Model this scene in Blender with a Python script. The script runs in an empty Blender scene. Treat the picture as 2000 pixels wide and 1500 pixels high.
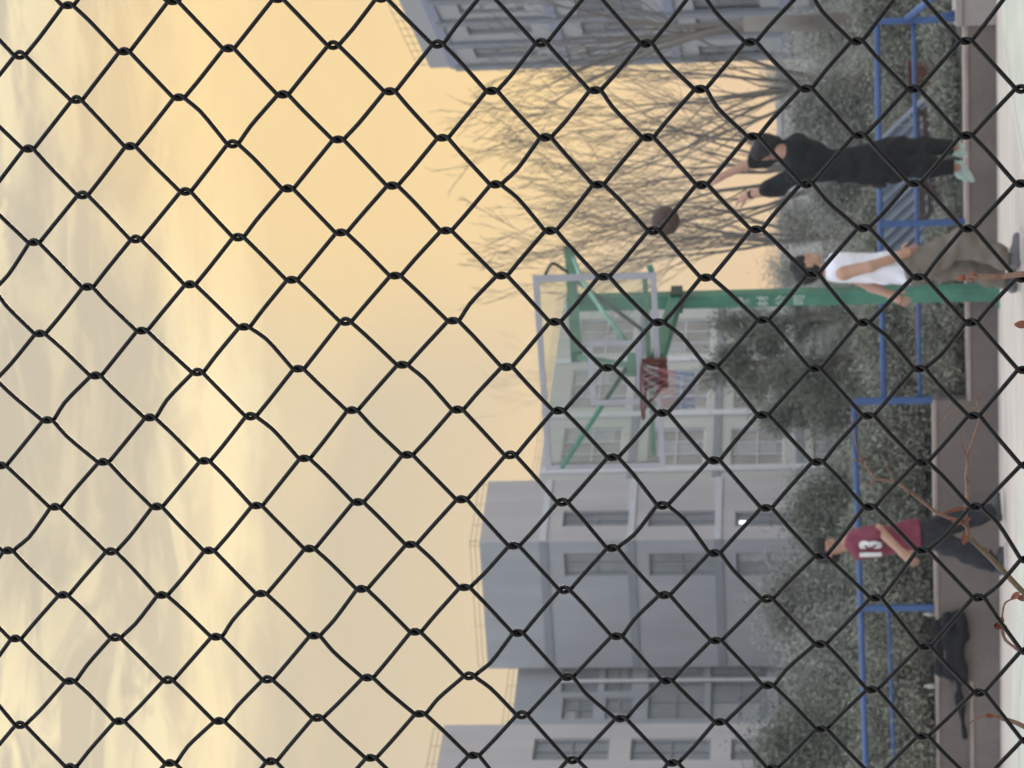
import bpy, math, random
import numpy as np
from mathutils import Vector, Matrix, Quaternion

scene = bpy.context.scene
COL = scene.collection
R = math.radians

# ------------------------------------------------------------------ camera
# The picture was taken with the phone turned on its side: world "up" is image "left".
F_PX, EYE = 5000.0, 1.63
PITCH, ROLL = math.atan(584 / F_PX), R(1.26)
CAM = Vector((0, 0, EYE))
_F = Vector((0, math.cos(PITCH), math.sin(PITCH)))
_R0 = Vector((1, 0, 0)); _U0 = Vector((0, -math.sin(PITCH), math.cos(PITCH)))
_R = math.cos(ROLL) * _R0 - math.sin(ROLL) * _U0
_U = math.sin(ROLL) * _R0 + math.cos(ROLL) * _U0
cd = bpy.data.cameras.new('camera'); cam = bpy.data.objects.new('camera', cd); COL.objects.link(cam)
cd.sensor_width = 36; cd.lens = F_PX / 2000 * 36; cd.clip_end = 3000; cd.clip_start = 0.05
cd.dof.use_dof = True; cd.dof.focus_distance = 2.0; cd.dof.aperture_fstop = 34
m = Matrix.Identity(4)
for k, ax in enumerate((-_U, _R, -_F)):
    for r in range(3): m[r][k] = ax[r]
m.translation = CAM
cam.matrix_world = m
scene.camera = cam

def ray(x, y):
    return (_F * F_PX + _R * (750 - y) + _U * (1000 - x)).normalized()
def P(x, y, D):                       # the point of the world seen at (x, y), D metres ahead
    d = ray(x, y); return CAM + d * (D / d.y)
def G(x, y, z=0.0):                   # the point of a level surface seen at (x, y)
    d = ray(x, y); return CAM + d * ((z - EYE) / d.z)

# ------------------------------------------------------------------ light
scene.view_settings.view_transform = 'Standard'
scene.view_settings.look = 'None'
scene.view_settings.exposure = 0
scene.view_settings.gamma = 1
SUN_EL, SUN_AZ = R(6), R(10)          # low, behind the building on the right
w = bpy.data.worlds.new('World'); scene.world = w; w.use_nodes = True
wn, wl = w.node_tree.nodes, w.node_tree.links
wn.clear()
def N(t, **kw):
    n = wn.new(t)
    for k, v in kw.items(): setattr(n, k, v)
    return n
def wmath(op, a, b=None, clamp=False):
    n = N('ShaderNodeMath', operation=op, use_clamp=clamp)
    for i, v in enumerate((a, b)):
        if v is None: continue
        if isinstance(v, (int, float)): n.inputs[i].default_value = v
        else: wl.new(v, n.inputs[i])
    return n.outputs[0]
def wmix(fac, a, b, mode='MIX'):
    n = N('ShaderNodeMix', data_type='RGBA', blend_type=mode)
    for s, v in ((n.inputs[0], fac), (n.inputs[6], a), (n.inputs[7], b)):
        if isinstance(v, (int, float)): s.default_value = v
        elif isinstance(v, tuple): s.default_value = (*v, 1)
        else: wl.new(v, s)
    return n.outputs[2]
def wramp(fac, stops):
    n = N('ShaderNodeValToRGB'); e = n.color_ramp.elements
    while len(e) < len(stops): e.new(0.5)
    for el, (p, c) in zip(e, stops): el.position = p; el.color = (*c, 1)
    wl.new(fac, n.inputs[0]); return n.outputs[0]
def wrange(v, a, b, c=0, d=1):
    n = N('ShaderNodeMapRange', interpolation_type='SMOOTHSTEP')
    wl.new(v, n.inputs[0])
    for i, q in enumerate((a, b, c, d)): n.inputs[i + 1].default_value = q
    return n.outputs[0]
tc = N('ShaderNodeTexCoord'); sp = N('ShaderNodeSeparateXYZ'); wl.new(tc.outputs['Generated'], sp.inputs[0])
sx, sy, sz = sp.outputs
zc = wmath('MAXIMUM', sz, 0.0)
den = wmath('ADD', zc, 0.07)
cmb = N('ShaderNodeCombineXYZ'); wl.new(wmath('DIVIDE', sx, den), cmb.inputs[0]); wl.new(wmath('DIVIDE', sy, den), cmb.inputs[1])
cmb2 = N('ShaderNodeCombineXYZ'); wl.new(sx, cmb2.inputs[0]); wl.new(zc, cmb2.inputs[1]); wl.new(wmath('MULTIPLY', sy, .3), cmb2.inputs[2])
def wnoise(scale, detail, rough, dist, off):
    mp = N('ShaderNodeMapping'); wl.new(cmb2.outputs[0], mp.inputs[0])
    mp.inputs['Scale'].default_value = scale; mp.inputs['Location'].default_value = off
    n = N('ShaderNodeTexNoise'); wl.new(mp.outputs[0], n.inputs['Vector'])
    n.inputs['Scale'].default_value = 1; n.inputs['Detail'].default_value = detail
    n.inputs['Roughness'].default_value = rough; n.inputs['Distortion'].default_value = dist
    return n.outputs[0]
c0_ = wnoise((6, 16, 1), 5, .55, .4, (7.1, 1.4, 0))
zw = wmath('ADD', zc, wmath('MULTIPLY', wmath('SUBTRACT', c0_, .5), .04))
warm = wramp(zw, [(0.0, (.83, .60, .37)), (.10, (.82, .625, .375)), (.17, (.79, .635, .39)), (.212, (.80, .655, .415)),
                  (.230, (.88, .72, .44)), (.243, (.71, .60, .41)), (.31, (.67, .585, .435)), (.45, (.62, .60, .55)), (.8, (.70, .78, .90))])
c1 = wnoise((5, 17, 1), 5, .5, .35, (2.1, .4, 0))            # broad soft cloud banks
c2 = wnoise((15, 60, 2), 8, .62, .9, (.3, 3.3, 0))             # wisps
sheet = wmath('MULTIPLY', wrange(c1, .42, .62), wrange(zc, .10, .25, .35, 1.0))
warm2 = wmix(wmath('MULTIPLY', sheet, .7), warm, (.60, .52, .385))
hi = wmath('MULTIPLY', wmath('MULTIPLY', wrange(c2, .44, .60), wrange(c1, .40, .62, 1, .3)), wrange(zc, .195, .232, .03, 1.0))
warm3 = wmix(hi, warm2, (1.0, .86, .54))
# one bright band of thin cloud right across the view
band = wmath('MULTIPLY', wmath('MULTIPLY', wrange(zw, .205, .228), wrange(zw, .229, .252, 1, 0)), wrange(c2, .32, .60, .35, 1.0))
warm3 = wmix(band, warm3, (1.06, .87, .52))
# brighter glow round the place where the low sun stands behind the building
dp = N('ShaderNodeVectorMath', operation='DOT_PRODUCT'); wl.new(tc.outputs['Generated'], dp.inputs[0])
dp.inputs[1].default_value = (math.sin(R(7.5)) * math.cos(R(10)), math.cos(R(7.5)) * math.cos(R(10)), math.sin(R(10)))
glow = wrange(dp.outputs['Value'], .990, .9995)
warm4 = wmix(wmath('MULTIPLY', glow, .7), warm3, (1.03, .715, .30))
away = wramp(zc, [(0.0, (.34, .34, .35)), (.16, (.50, .51, .54)), (.36, (1.25, 1.32, 1.44)), (1.0, (1.65, 1.78, 1.98))])
fr = wrange(wmath('ADD', sy, wmath('MULTIPLY', sx, .35)), .1, .85)
lowz = wrange(zc, .30, .70, 1, 0)
col = wmix(wmath('MULTIPLY', fr, lowz), away, warm4)
sky = N('ShaderNodeTexSky', sky_type='NISHITA'); sky.sun_disc = False
sky.sun_elevation = SUN_EL; sky.sun_rotation = SUN_AZ; sky.dust_density = 1.5
addsky = wmix(1.0, col, wmix(1.0, sky.outputs[0], (.0012, .0012, .0012), 'MULTIPLY'), 'ADD')
bg = N('ShaderNodeBackground'); wl.new(addsky, bg.inputs[0]); bg.inputs[1].default_value = 1.0
wo = N('ShaderNodeOutputWorld'); wl.new(bg.outputs[0], wo.inputs[0])
sd = bpy.data.lights.new('sun', 'SUN'); sun = bpy.data.objects.new('sun', sd); COL.objects.link(sun)
sd.energy = 0.6; sd.angle = R(12); sd.color = (1, .80, .55)
sun.rotation_euler = Vector((math.sin(SUN_AZ) * math.cos(SUN_EL), math.cos(SUN_AZ) * math.cos(SUN_EL), math.sin(SUN_EL))).to_track_quat('Z', 'Y').to_euler()

# ------------------------------------------------------------------ materials
def mat(name, color, rough=.7, var=.12, scale=6, metal=0, spec=.3, bump=0, bscale=None, color2=None, island=0, detail=5, stretch=None):
    M = bpy.data.materials.new(name); M.use_nodes = True
    n, l = M.node_tree.nodes, M.node_tree.links
    b = n['Principled BSDF']
    b.inputs['Roughness'].default_value = rough; b.inputs['Metallic'].default_value = metal
    b.inputs['Specular IOR Level'].default_value = spec
    t = n.new('ShaderNodeTexCoord'); mp = n.new('ShaderNodeMapping'); l.new(t.outputs['Object'], mp.inputs[0])
    if stretch: mp.inputs['Scale'].default_value = stretch
    ns = n.new('ShaderNodeTexNoise'); l.new(mp.outputs[0], ns.inputs['Vector'])
    ns.inputs['Scale'].default_value = scale; ns.inputs['Detail'].default_value = detail; ns.inputs['Roughness'].default_value = .6
    rp = n.new('ShaderNodeValToRGB'); l.new(ns.outputs[0], rp.inputs[0])
    c2 = color2 or tuple(min(1, c * (1 + var)) for c in color)
    c1 = tuple(c * (1 - var) for c in color) if not color2 else color
    e = rp.color_ramp.elements; e[0].position = .3; e[1].position = .7; e[0].color = (*c1, 1); e[1].color = (*c2, 1)
    out = rp.outputs[0]
    if island:
        g = n.new('ShaderNodeNewGeometry'); mr = n.new('ShaderNodeMapRange'); l.new(g.outputs['Random Per Island'], mr.inputs[0])
        mr.inputs[3].default_value = 1 - island; mr.inputs[4].default_value = 1 + island
        mx = n.new('ShaderNodeMix'); mx.data_type = 'RGBA'; mx.blend_type = 'MULTIPLY'; mx.inputs[0].default_value = 1
        l.new(out, mx.inputs[6]); l.new(mr.outputs[0], mx.inputs[7]); out = mx.outputs[2]
    l.new(out, b.inputs['Base Color'])
    if bump:
        bn = n.new('ShaderNodeTexNoise'); l.new(t.outputs['Object'], bn.inputs['Vector'])
        bn.inputs['Scale'].default_value = bscale or scale * 3; bn.inputs['Detail'].default_value = 6
        bm = n.new('ShaderNodeBump'); bm.inputs['Strength'].default_value = bump; bm.inputs['Distance'].default_value = .03
        l.new(bn.outputs[0], bm.inputs['Height']); l.new(bm.outputs[0], b.inputs['Normal'])
    return M
def glass_mat(name, tint=(.9, .93, .92), refl=.12, milk=.06):
    M = bpy.data.materials.new(name); M.use_nodes = True
    n, l = M.node_tree.nodes, M.node_tree.links; n.remove(n['Principled BSDF'])
    o = n['Material Output']; tr = n.new('ShaderNodeBsdfTransparent'); tr.inputs[0].default_value = (*tint, 1)
    gl = n.new('ShaderNodeBsdfGlossy'); gl.inputs['Roughness'].default_value = .05
    df = n.new('ShaderNodeBsdfDiffuse'); df.inputs[0].default_value = (.6, .62, .6, 1)
    a = n.new('ShaderNodeMixShader'); a.inputs[0].default_value = milk; l.new(tr.outputs[0], a.inputs[1]); l.new(df.outputs[0], a.inputs[2])
    b = n.new('ShaderNodeMixShader'); lw = n.new('ShaderNodeFresnel'); lw.inputs[0].default_value = 1.45
    l.new(lw.outputs[0], b.inputs[0]); l.new(a.outputs[0], b.inputs[1]); l.new(gl.outputs[0], b.inputs[2])
    l.new(b.outputs[0], o.inputs[0]); return M
M = dict(
    wire=mat('coated_wire', (.0020, .0024, .0026), .20, .3, 90, spec=.24, bump=.15, bscale=300),
    ground=mat('court_apron', (.53, .46, .395), .85, .17, 2.6, bump=.2, bscale=40, stretch=(.35, 2, 1)),
    paint=mat('pale_green_court_paint', (.50, .49, .40), .7, .13, 1.8, bump=.15, bscale=60),
    line=mat('white_line_paint', (.72, .70, .62), .7, .06, 9),
    soil=mat('garden_soil', (.055, .058, .044), .95, .4, 2.5, bump=.6, bscale=12),
    concrete=mat('grey_concrete', (.155, .132, .120), .9, .16, 2.2, bump=.35, bscale=30, stretch=(1, 1, .5)),
    concrete_pale=mat('pale_concrete', (.33, .30, .28), .9, .14, 2.2, bump=.3, bscale=30),
    coping_skylit=mat('coping_skylit_cement', (.30, .25, .22), .9, .2, 4, bump=.3, bscale=40),  # paler than the wall: skylight on the wall tops is put into the colour
    blue=mat('blue_pipe_paint', (.042, .092, .235), .45, .18, 5, spec=.4, bump=.1, bscale=60),
    green=mat('green_steel_paint', (.055, .185, .130), .45, .28, 5, spec=.4, bump=.08, bscale=50),
    green_pale=mat('worn_pale_green_paint', (.20, .40, .31), .5, .2, 8, spec=.4),
    green_dark=mat('dark_green_steel', (.03, .06, .05), .5, .2, 5),
    frame=mat('white_grey_frame_paint', (.33, .33, .37), .5, .08, 6),
    mark=mat('white_marking', (.62, .62, .62), .6, .05, 8),
    boardglass=glass_mat('backboard_glass', (.93, .95, .93), milk=.045),
    rim=mat('rim_red_paint', (.115, .036, .029), .5, .3, 14),
    net_white=mat('net_white', (.42, .41, .42), .8), net_red=mat('net_red', (.36, .14, .14), .8), net_blue=mat('net_blue', (.08, .13, .30), .8),
    letter=mat('faded_white_lettering', (.40, .47, .45), .6, .25, 40),
    ball=mat('ball_rubber', (.085, .055, .048), .75, .2, 30, bump=.3, bscale=120), seam=mat('ball_seam', (.02, .018, .018), .7),
    skin=mat('skin', (.36, .20, .145), .55, .08, 12, spec=.35),
    skin_warm=mat('skin_warm', (.40, .235, .165), .55, .08, 12, spec=.35),
    hair=mat('black_hair', (.012, .011, .012), .6, .3, 40, bump=.5, bscale=90),
    eye=mat('eye_dark', (.02, .015, .012), .3), lip=mat('lip', (.25, .10, .085), .5),
    black=mat('black_cotton', (.007, .009, .010), .9, .3, 7, bump=.6, bscale=16),
    black_pants=mat('black_trousers', (.006, .007, .009), .85, .3, 7, bump=.6, bscale=14),
    white=mat('white_jersey', (.70, .70, .76), .85, .05, 9, bump=.6, bscale=14),
    taupe=mat('taupe_trousers', (.155, .132, .110), .9, .12, 6, bump=.8, bscale=11),
    maroon=mat('maroon_jersey', (.17, .032, .055), .8, .15, 6, bump=.6, bscale=13),
    navy=mat('charcoal_trousers', (.022, .023, .030), .85, .2, 6, bump=.6, bscale=13),
    mint=mat('mint_shoe', (.36, .47, .44), .6, .2, 20), grey_shoe=mat('grey_shoe', (.13, .13, .135), .6, .2, 20),
    dark_shoe=mat('dark_shoe', (.05, .05, .055), .6, .2, 20), sole=mat('pale_sole', (.55, .52, .5), .7),
    bark=mat('bare_bark', (.19, .172, .148), .9, .3, 4, bump=.4, bscale=14, stretch=(1, 1, .3)),
    palebark=mat('pale_bark', (.30, .27, .24), .9, .2, 8),
    twig_wood=mat('red_brown_twig', (.15, .072, .050), .6, .35, 60, spec=.35, color2=(.26, .17, .12), bump=.3, bscale=200),
    twig_olive=mat('olive_twig', (.10, .075, .040), .6, .3, 70, spec=.35, color2=(.20, .15, .09), bump=.3, bscale=200),
    dry_leaf=mat('dry_leaf', (.16, .050, .032), .7, .35, 60, color2=(.27, .11, .065)),
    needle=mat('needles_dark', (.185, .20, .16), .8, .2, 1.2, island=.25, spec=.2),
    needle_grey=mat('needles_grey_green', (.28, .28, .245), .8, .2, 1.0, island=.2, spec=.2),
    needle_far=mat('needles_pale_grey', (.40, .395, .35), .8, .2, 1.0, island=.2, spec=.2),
    hedge=mat('hedge_leaf', (.245, .246, .200), .8, .25, 1.2, island=.22, spec=.2),
    wall_warm_lit=mat('wall_warm_white_lit', (.50, .465, .455), .9, .10, 1.1, bump=.08, bscale=6, stretch=(1, 1, .15)),
    wall_blue_shaded=mat('wall_cool_grey_shaded', (.335, .345, .362), .9, .11, 1.1, bump=.08, bscale=6, stretch=(1, 1, .15)),
    wall_pale=mat('wall_pale_grey', (.48, .48, .44), .9, .10, 1.1, bump=.08, bscale=6, stretch=(1, 1, .15)),
    wall_far=mat('wall_grey_right', (.36, .36, .36), .9, .06, .5, bump=.08, bscale=6, stretch=(1, 1, .15)),
    wall_low=mat('wall_low_white', (.74, .71, .66), .9, .05, .5),
    bluetrim=mat('blue_grey_trim', (.25, .265, .35), .8, .08, 2),
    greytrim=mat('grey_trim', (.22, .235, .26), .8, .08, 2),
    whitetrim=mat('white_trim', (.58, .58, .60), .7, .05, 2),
    roomdark=mat('window_glass', (.235, .245, .25), .12, .25, .6, spec=.5),
    blind=mat('window_blind', (.36, .37, .36), .8, .12, 3),
    roofrail=mat('roof_rail_metal', (.30, .24, .18), .6),
    crate=mat('brown_crate_wood', (.085, .055, .044), .85, .35, 6, bump=.4), bin=mat('rust_orange_metal', (.15, .065, .045), .7, .35, 7),
    tin=mat('blue_grey_corrugated_tin', (.125, .145, .175), .5, .18, 4), bag=mat('black_jacket_cloth', (.006, .006, .008), .85, .3, 10, bump=.8, bscale=18),
    lamp=None, bottle=mat('clear_plastic', (.40, .38, .36), .25),
)
del M['lamp']
_lm = bpy.data.materials.new('lit_tube'); _lm.use_nodes = True
_b = _lm.node_tree.nodes['Principled BSDF']; _b.inputs['Emission Color'].default_value = (.85, 1, 1, 1); _b.inputs['Emission Strength'].default_value = 2.2
M['lamp'] = _lm

# ------------------------------------------------------------------ building blocks
ORG = {}
def tag(o, label=None, cat=None, group=None, kind=None):
    for k, v in (('label', label), ('category', cat), ('group', group), ('kind', kind)):
        if v: o[k] = v
    return o
def empty(name, loc, label, cat, group=None):
    o = bpy.data.objects.new(name, None); o.location = loc; COL.objects.link(o); o.empty_display_size = .2
    ORG[o.name] = Vector(loc); return tag(o, label, cat, group)
def link_mesh(name, V, Fs, material, parent=None, smooth=False, origin=None):
    me = bpy.data.meshes.new(name)
    V = np.asarray(V, float).reshape(-1, 3)
    if parent is not None: org = ORG[parent.name]
    else: org = Vector(origin) if origin is not None else Vector((0, 0, 0))
    V = V - np.array(org)
    if isinstance(Fs, np.ndarray):
        me.vertices.add(len(V)); me.vertices.foreach_set('co', V.ravel().astype(np.float32)); k = Fs.shape[1]
        me.loops.add(Fs.size); me.loops.foreach_set('vertex_index', Fs.ravel().astype(np.int32))
        me.polygons.add(len(Fs)); me.polygons.foreach_set('loop_start', np.arange(0, Fs.size, k, dtype=np.int32))
        me.update(calc_edges=True)
    else: me.from_pydata(V.tolist(), [], Fs)
    me.materials.append(material)
    if smooth: me.polygons.foreach_set('use_smooth', [True] * len(me.polygons))
    me.update()
    o = bpy.data.objects.new(name, me); COL.objects.link(o)
    if parent is not None: o.parent = parent
    else: o.location = org
    ORG[o.name] = org
    return o
class MB:
    def __init__(s): s.v = []; s.f = []
    def add(s, V, Fs):
        n = len(s.v); s.v += [tuple(p) for p in V]; s.f += [tuple(i + n for i in q) for q in Fs]; return s
    def box(s, c, size, ax=None, bevel=0):
        ax = ax or (Vector((1, 0, 0)), Vector((0, 1, 0)), Vector((0, 0, 1))); c = Vector(c)
        h = [a * (d / 2) for a, d in zip(ax, size)]
        V = [c + h[0] * i + h[1] * j + h[2] * k for k in (-1, 1) for j in (-1, 1) for i in (-1, 1)]
        return s.add(V, [(0, 2, 3, 1), (4, 5, 7, 6), (0, 1, 5, 4), (2, 6, 7, 3), (0, 4, 6, 2), (1, 3, 7, 5)])
    def beam(s, a, b, wd, ht=None, up=Vector((0, 0, 1))):      # a square bar from a to b
        a, b = Vector(a), Vector(b); z = (b - a); L = z.length; z.normalize()
        x = z.cross(up)
        if x.length < 1e-4: x = Vector((1, 0, 0))
        x.normalize(); y = x.cross(z)
        return s.box((a + b) / 2, (wd, ht or wd, L), (x, y, z))
    def tube(s, pts, rad, n=8, cap=True):
        pts = [Vector(p) for p in pts]; m_ = len(pts)
        if not hasattr(rad, '__len__'): rad = [rad] * m_
        t = (pts[1] - pts[0]).normalized()
        nx = t.orthogonal().normalized(); V = []
        for i, p in enumerate(pts):
            t2 = (pts[min(i + 1, m_ - 1)] - pts[max(i - 1, 0)])
            if t2.length > 1e-9:
                t2.normalize(); nx = (t.rotation_difference(t2) @ nx); nx = (nx - t2 * nx.dot(t2)).normalized(); t = t2
            ny = t.cross(nx)
            V += [p + (nx * math.cos(2 * math.pi * k / n) + ny * math.sin(2 * math.pi * k / n)) * rad[i] for k in range(n)]
        Fs = [(i * n + k, i * n + (k + 1) % n, (i + 1) * n + (k + 1) % n, (i + 1) * n + k) for i in range(m_ - 1) for k in range(n)]
        if cap: Fs += [tuple(range(n - 1, -1, -1)), tuple(range((m_ - 1) * n, m_ * n))]
        return s.add(V, Fs)
    def build(s, name, material, parent=None, smooth=False, origin=None):
        return link_mesh(name, s.v, s.f, material, parent, smooth, origin)
def catmull(pts, k):
    pts = [np.array(p, float) for p in pts]; P_ = [2 * pts[0] - pts[1]] + pts + [2 * pts[-1] - pts[-2]]; out = []
    for i in range(1, len(P_) - 2):
        a, b, c, d = P_[i - 1:i + 3]
        for j in range(k):
            t = j / k
            out.append(.5 * (2 * b + (c - a) * t + (2 * a - 5 * b + 4 * c - d) * t * t + (3 * b - a - 3 * c + d) * t ** 3))
    out.append(pts[-1]); return out

# smooth bodies: a blended field of tapered capsules, meshed with surface nets
def field_mesh(prims, res=.012, k=.03, cuts=(), noise=0, seed=0):
    A = np.array([[*p[0], p[2]] for p in prims]); B = np.array([[*p[1], p[3]] for p in prims])
    pad = .03 + k
    lo = np.minimum((A[:, :3] - A[:, 3:]).min(0), (B[:, :3] - B[:, 3:]).min(0)) - pad
    hi = np.maximum((A[:, :3] + A[:, 3:]).max(0), (B[:, :3] + B[:, 3:]).max(0)) + pad
    n = np.ceil((hi - lo) / res).astype(int) + 1
    D = np.full(n, .2)
    ax = [lo[i] + res * np.arange(n[i]) for i in range(3)]
    for a, b in zip(A, B):
        l_ = np.minimum(a[:3] - a[3], b[:3] - b[3]) - .12; h_ = np.maximum(a[:3] + a[3], b[:3] + b[3]) + .12
        i0 = np.maximum(0, np.floor((l_ - lo) / res).astype(int)); i1 = np.minimum(n, np.ceil((h_ - lo) / res).astype(int) + 1)
        X, Y, Z = np.meshgrid(*[ax[i][i0[i]:i1[i]] for i in range(3)], indexing='ij')
        ba = b[:3] - a[:3]; L2 = max(ba @ ba, 1e-9)
        t = np.clip(((X - a[0]) * ba[0] + (Y - a[1]) * ba[1] + (Z - a[2]) * ba[2]) / L2, 0, 1)
        d = np.sqrt((X - a[0] - ba[0] * t) ** 2 + (Y - a[1] - ba[1] * t) ** 2 + (Z - a[2] - ba[2] * t) ** 2) - (a[3] + (b[3] - a[3]) * t)
        sl = tuple(slice(i0[i], i1[i]) for i in range(3)); o = D[sl]
        h = np.clip(.5 + .5 * (o - d) / k, 0, 1)
        D[sl] = o + (d - o) * h - k * h * (1 - h)
    X, Y, Z = np.meshgrid(*ax, indexing='ij')
    if noise:
        rg = np.random.RandomState(seed)
        for s_ in range(5):
            kx = rg.randn(3) * 22; D = D + noise * .5 * np.sin(X * kx[0] + Y * kx[1] + Z * kx[2] + rg.rand() * 6)
    for (p, nrm) in cuts:
        nrm = np.array(Vector(nrm).normalized()); D = np.maximum(D, (X - p[0]) * nrm[0] + (Y - p[1]) * nrm[1] + (Z - p[2]) * nrm[2])
    S = D < 0
    cs = np.zeros(np.array(D.shape) - 1, int); acc = np.zeros((*cs.shape, 3)); cnt = np.zeros(cs.shape)
    corner = [(i, j, q) for i in (0, 1) for j in (0, 1) for q in (0, 1)]
    def sub(Ar, c): return Ar[c[0]:c[0] + cs.shape[0], c[1]:c[1] + cs.shape[1], c[2]:c[2] + cs.shape[2]]
    for c in corner:
        for a_ in range(3):
            if c[a_] == 0:
                c2 = list(c); c2[a_] = 1
                d0, d1 = sub(D, c), sub(D, c2); x = (d0 < 0) != (d1 < 0)
                t = np.where(x, d0 / np.where(x, d0 - d1, 1), 0)
                for b_ in range(3): acc[..., b_] += np.where(x, c[b_] + (t if b_ == a_ else 0), 0)
                cnt += x
    act = cnt > 0; idx = np.full(cs.shape, -1); idx[act] = np.arange(act.sum())
    ii = np.argwhere(act); V = lo + res * (ii + acc[act] / cnt[act][:, None])
    Fs = []
    for a_ in range(3):
        b_, c_ = (a_ + 1) % 3, (a_ + 2) % 3
        s0 = [slice(None)] * 3; s1 = [slice(None)] * 3; s0[a_] = slice(0, -1); s1[a_] = slice(1, None)
        x = S[tuple(s0)] != S[tuple(s1)]
        e = np.argwhere(x); e = e[(e[:, b_] > 0) & (e[:, c_] > 0) & (e[:, b_] < D.shape[b_] - 1) & (e[:, c_] < D.shape[c_] - 1)]
        ob = np.zeros(3, int); ob[b_] = 1; oc = np.zeros(3, int); oc[c_] = 1
        q = [idx[tuple((e - u).T)] for u in (ob * 0, ob, ob + oc, oc)]
        q = np.stack(q, 1); flip = S[tuple(e.T)]
        q[~flip] = q[~flip][:, ::-1]; Fs.append(q)
    return V, np.concatenate(Fs)
def field(name, prims, material, parent=None, extra=None, origin=None, **kw):
    V, Fs = field_mesh(prims, **kw); V = V.tolist(); Fs = Fs.tolist()
    if extra: n = len(V); V += [tuple(p) for p in extra.v]; Fs += [[i + n for i in q] for q in extra.f]
    return link_mesh(name, V, Fs, material, parent, True, origin)

# ------------------------------------------------------------------ ground
def sheet(name, pts, z, material):
    V = [(p[0], p[1], z) for p in pts]
    return tag(link_mesh(name, V, [tuple(range(len(V)))], material, None, False), kind='structure')
sheet('ground', [(-900, -600), (900, -600), (900, 1500), (-900, 1500)], 0, M['ground'])
curve = [G(1953, -260), G(1955, -80), G(1957, 0), G(1960, 60), G(1964, 95), G(1971, 145), G(1981, 205), G(1993, 275), G(2004, 340), G(2030, 470)]
sheet('court_paint_right', [tuple(p[:2]) for p in curve] + [(2.2, 12), (14, 12)], .004, M['paint'])
lc = [G(1968, 1760), G(1972, 1560), G(1976, 1420), G(1979, 1290), G(1983, 1160), G(1989, 1040), G(1998, 900), G(2010, 760)]
sheet('court_paint_left', [(-16, 12)] + [tuple(p[:2]) for p in lc] + [(.4, 12)], .004, M['paint'])
def line_strip(name, pts, wd):
    V = []; Fs = []
    for i, p in enumerate(pts):
        t = (pts[min(i + 1, len(pts) - 1)] - pts[max(i - 1, 0)]); nn = Vector((-t.y, t.x, 0)).normalized() * wd / 2
        V += [(p.x + nn.x, p.y + nn.y, .008), (p.x - nn.x, p.y - nn.y, .008)]
    Fs = [(2 * i, 2 * i + 1, 2 * i + 3, 2 * i + 2) for i in range(len(pts) - 1)]
    tag(link_mesh(name, V, Fs, M['line']), kind='structure')
line_strip('court_line_right', [Vector(c) for c in catmull(curve[2:], 5)] and [Vector(c) for c in catmull(curve[4:], 5)], .05)
line_strip('court_line_left', [Vector(c) for c in catmull([G(2006, 1180), G(1993, 1310), G(1990, 1400), G(1989, 1500), G(1987, 1640)], 5)], .05)

# ------------------------------------------------------------------ retaining wall
wl0, wl1 = G(1955, 1560), G(1945, 0)                           # foot of the wall, left and right ends
WD = (wl1 - wl0); WD.z = 0; WD.normalize(); WN = Vector((WD.y, -WD.x, 0))   # WN points at the camera
def on_wall(x, y, back=0):                                      # a point of the wall's front plane, moved back
    d = ray(x, y); t = ((wl0 - WN * back) - CAM).dot(WN) / d.dot(WN); return CAM + d * t
wa, wb = on_wall(1955, 1900), on_wall(1945, 48)
ZL = on_wall(1888, 600).z; ZU = on_wall(1824, 1000, .05).z
wall = empty('retaining_wall', (wl0.x, wl0.y, 0), 'long low grey concrete retaining wall behind the court', 'wall')
def wallblock(mb, xa, xb, z0, z1, front, thick):
    c = (xa + xb) / 2; c = Vector((c.x, c.y, (z0 + z1) / 2)) - WN * (front + thick / 2)
    L = Vector((xb.x - xa.x, xb.y - xa.y, 0)).length
    mb.box(c, (L, thick, z1 - z0), (WD, -WN, Vector((0, 0, 1))))
up_l, up_r = on_wall(1900, 1900), on_wall(1900, 782)
um = on_wall(1900, 1330)
b = MB(); wallblock(b, wa, wb, -.1, ZL - .03, 0, .30); b.build('lower_wall', M['concrete'], wall)
um = on_wall(1900, 1330)
b = MB(); wallblock(b, up_r, wb, ZL - .03, ZL, -.012, .33); wallblock(b, wa, um, ZL - .03, ZL, -.012, .12); b.build('lower_coping', M['coping_skylit'], wall)
um = on_wall(1900, 1330)
b = MB(); wallblock(b, um, up_r, ZL - .03, ZU - .03, .003, .26); wallblock(b, up_l, um, ZL, ZU - .03, .11, .155); b.build('upper_wall', M['concrete'], wall)
b = MB(); wallblock(b, um, up_r, ZU - .03, ZU, -.006, .28); wallblock(b, up_l, um, ZU - .03, ZU, .10, .175); b.build('upper_coping', M['coping_skylit'], wall)
pier = empty('stair_pier', wb, 'pale weathered concrete pier at the foot of the blue stair handrails', 'pier')
b = MB(); pe = on_wall(1940, -160)
wallblock(b, wb, pe, -.1, ZL + .02, -.03, .5); b.build('pier_block', M['concrete_pale'], pier)
b = MB(); wallblock(b, wb, pe, ZL + .021, ZL + .07, -.06, .56); b.build('cap', M['concrete_pale'], pier)
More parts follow.
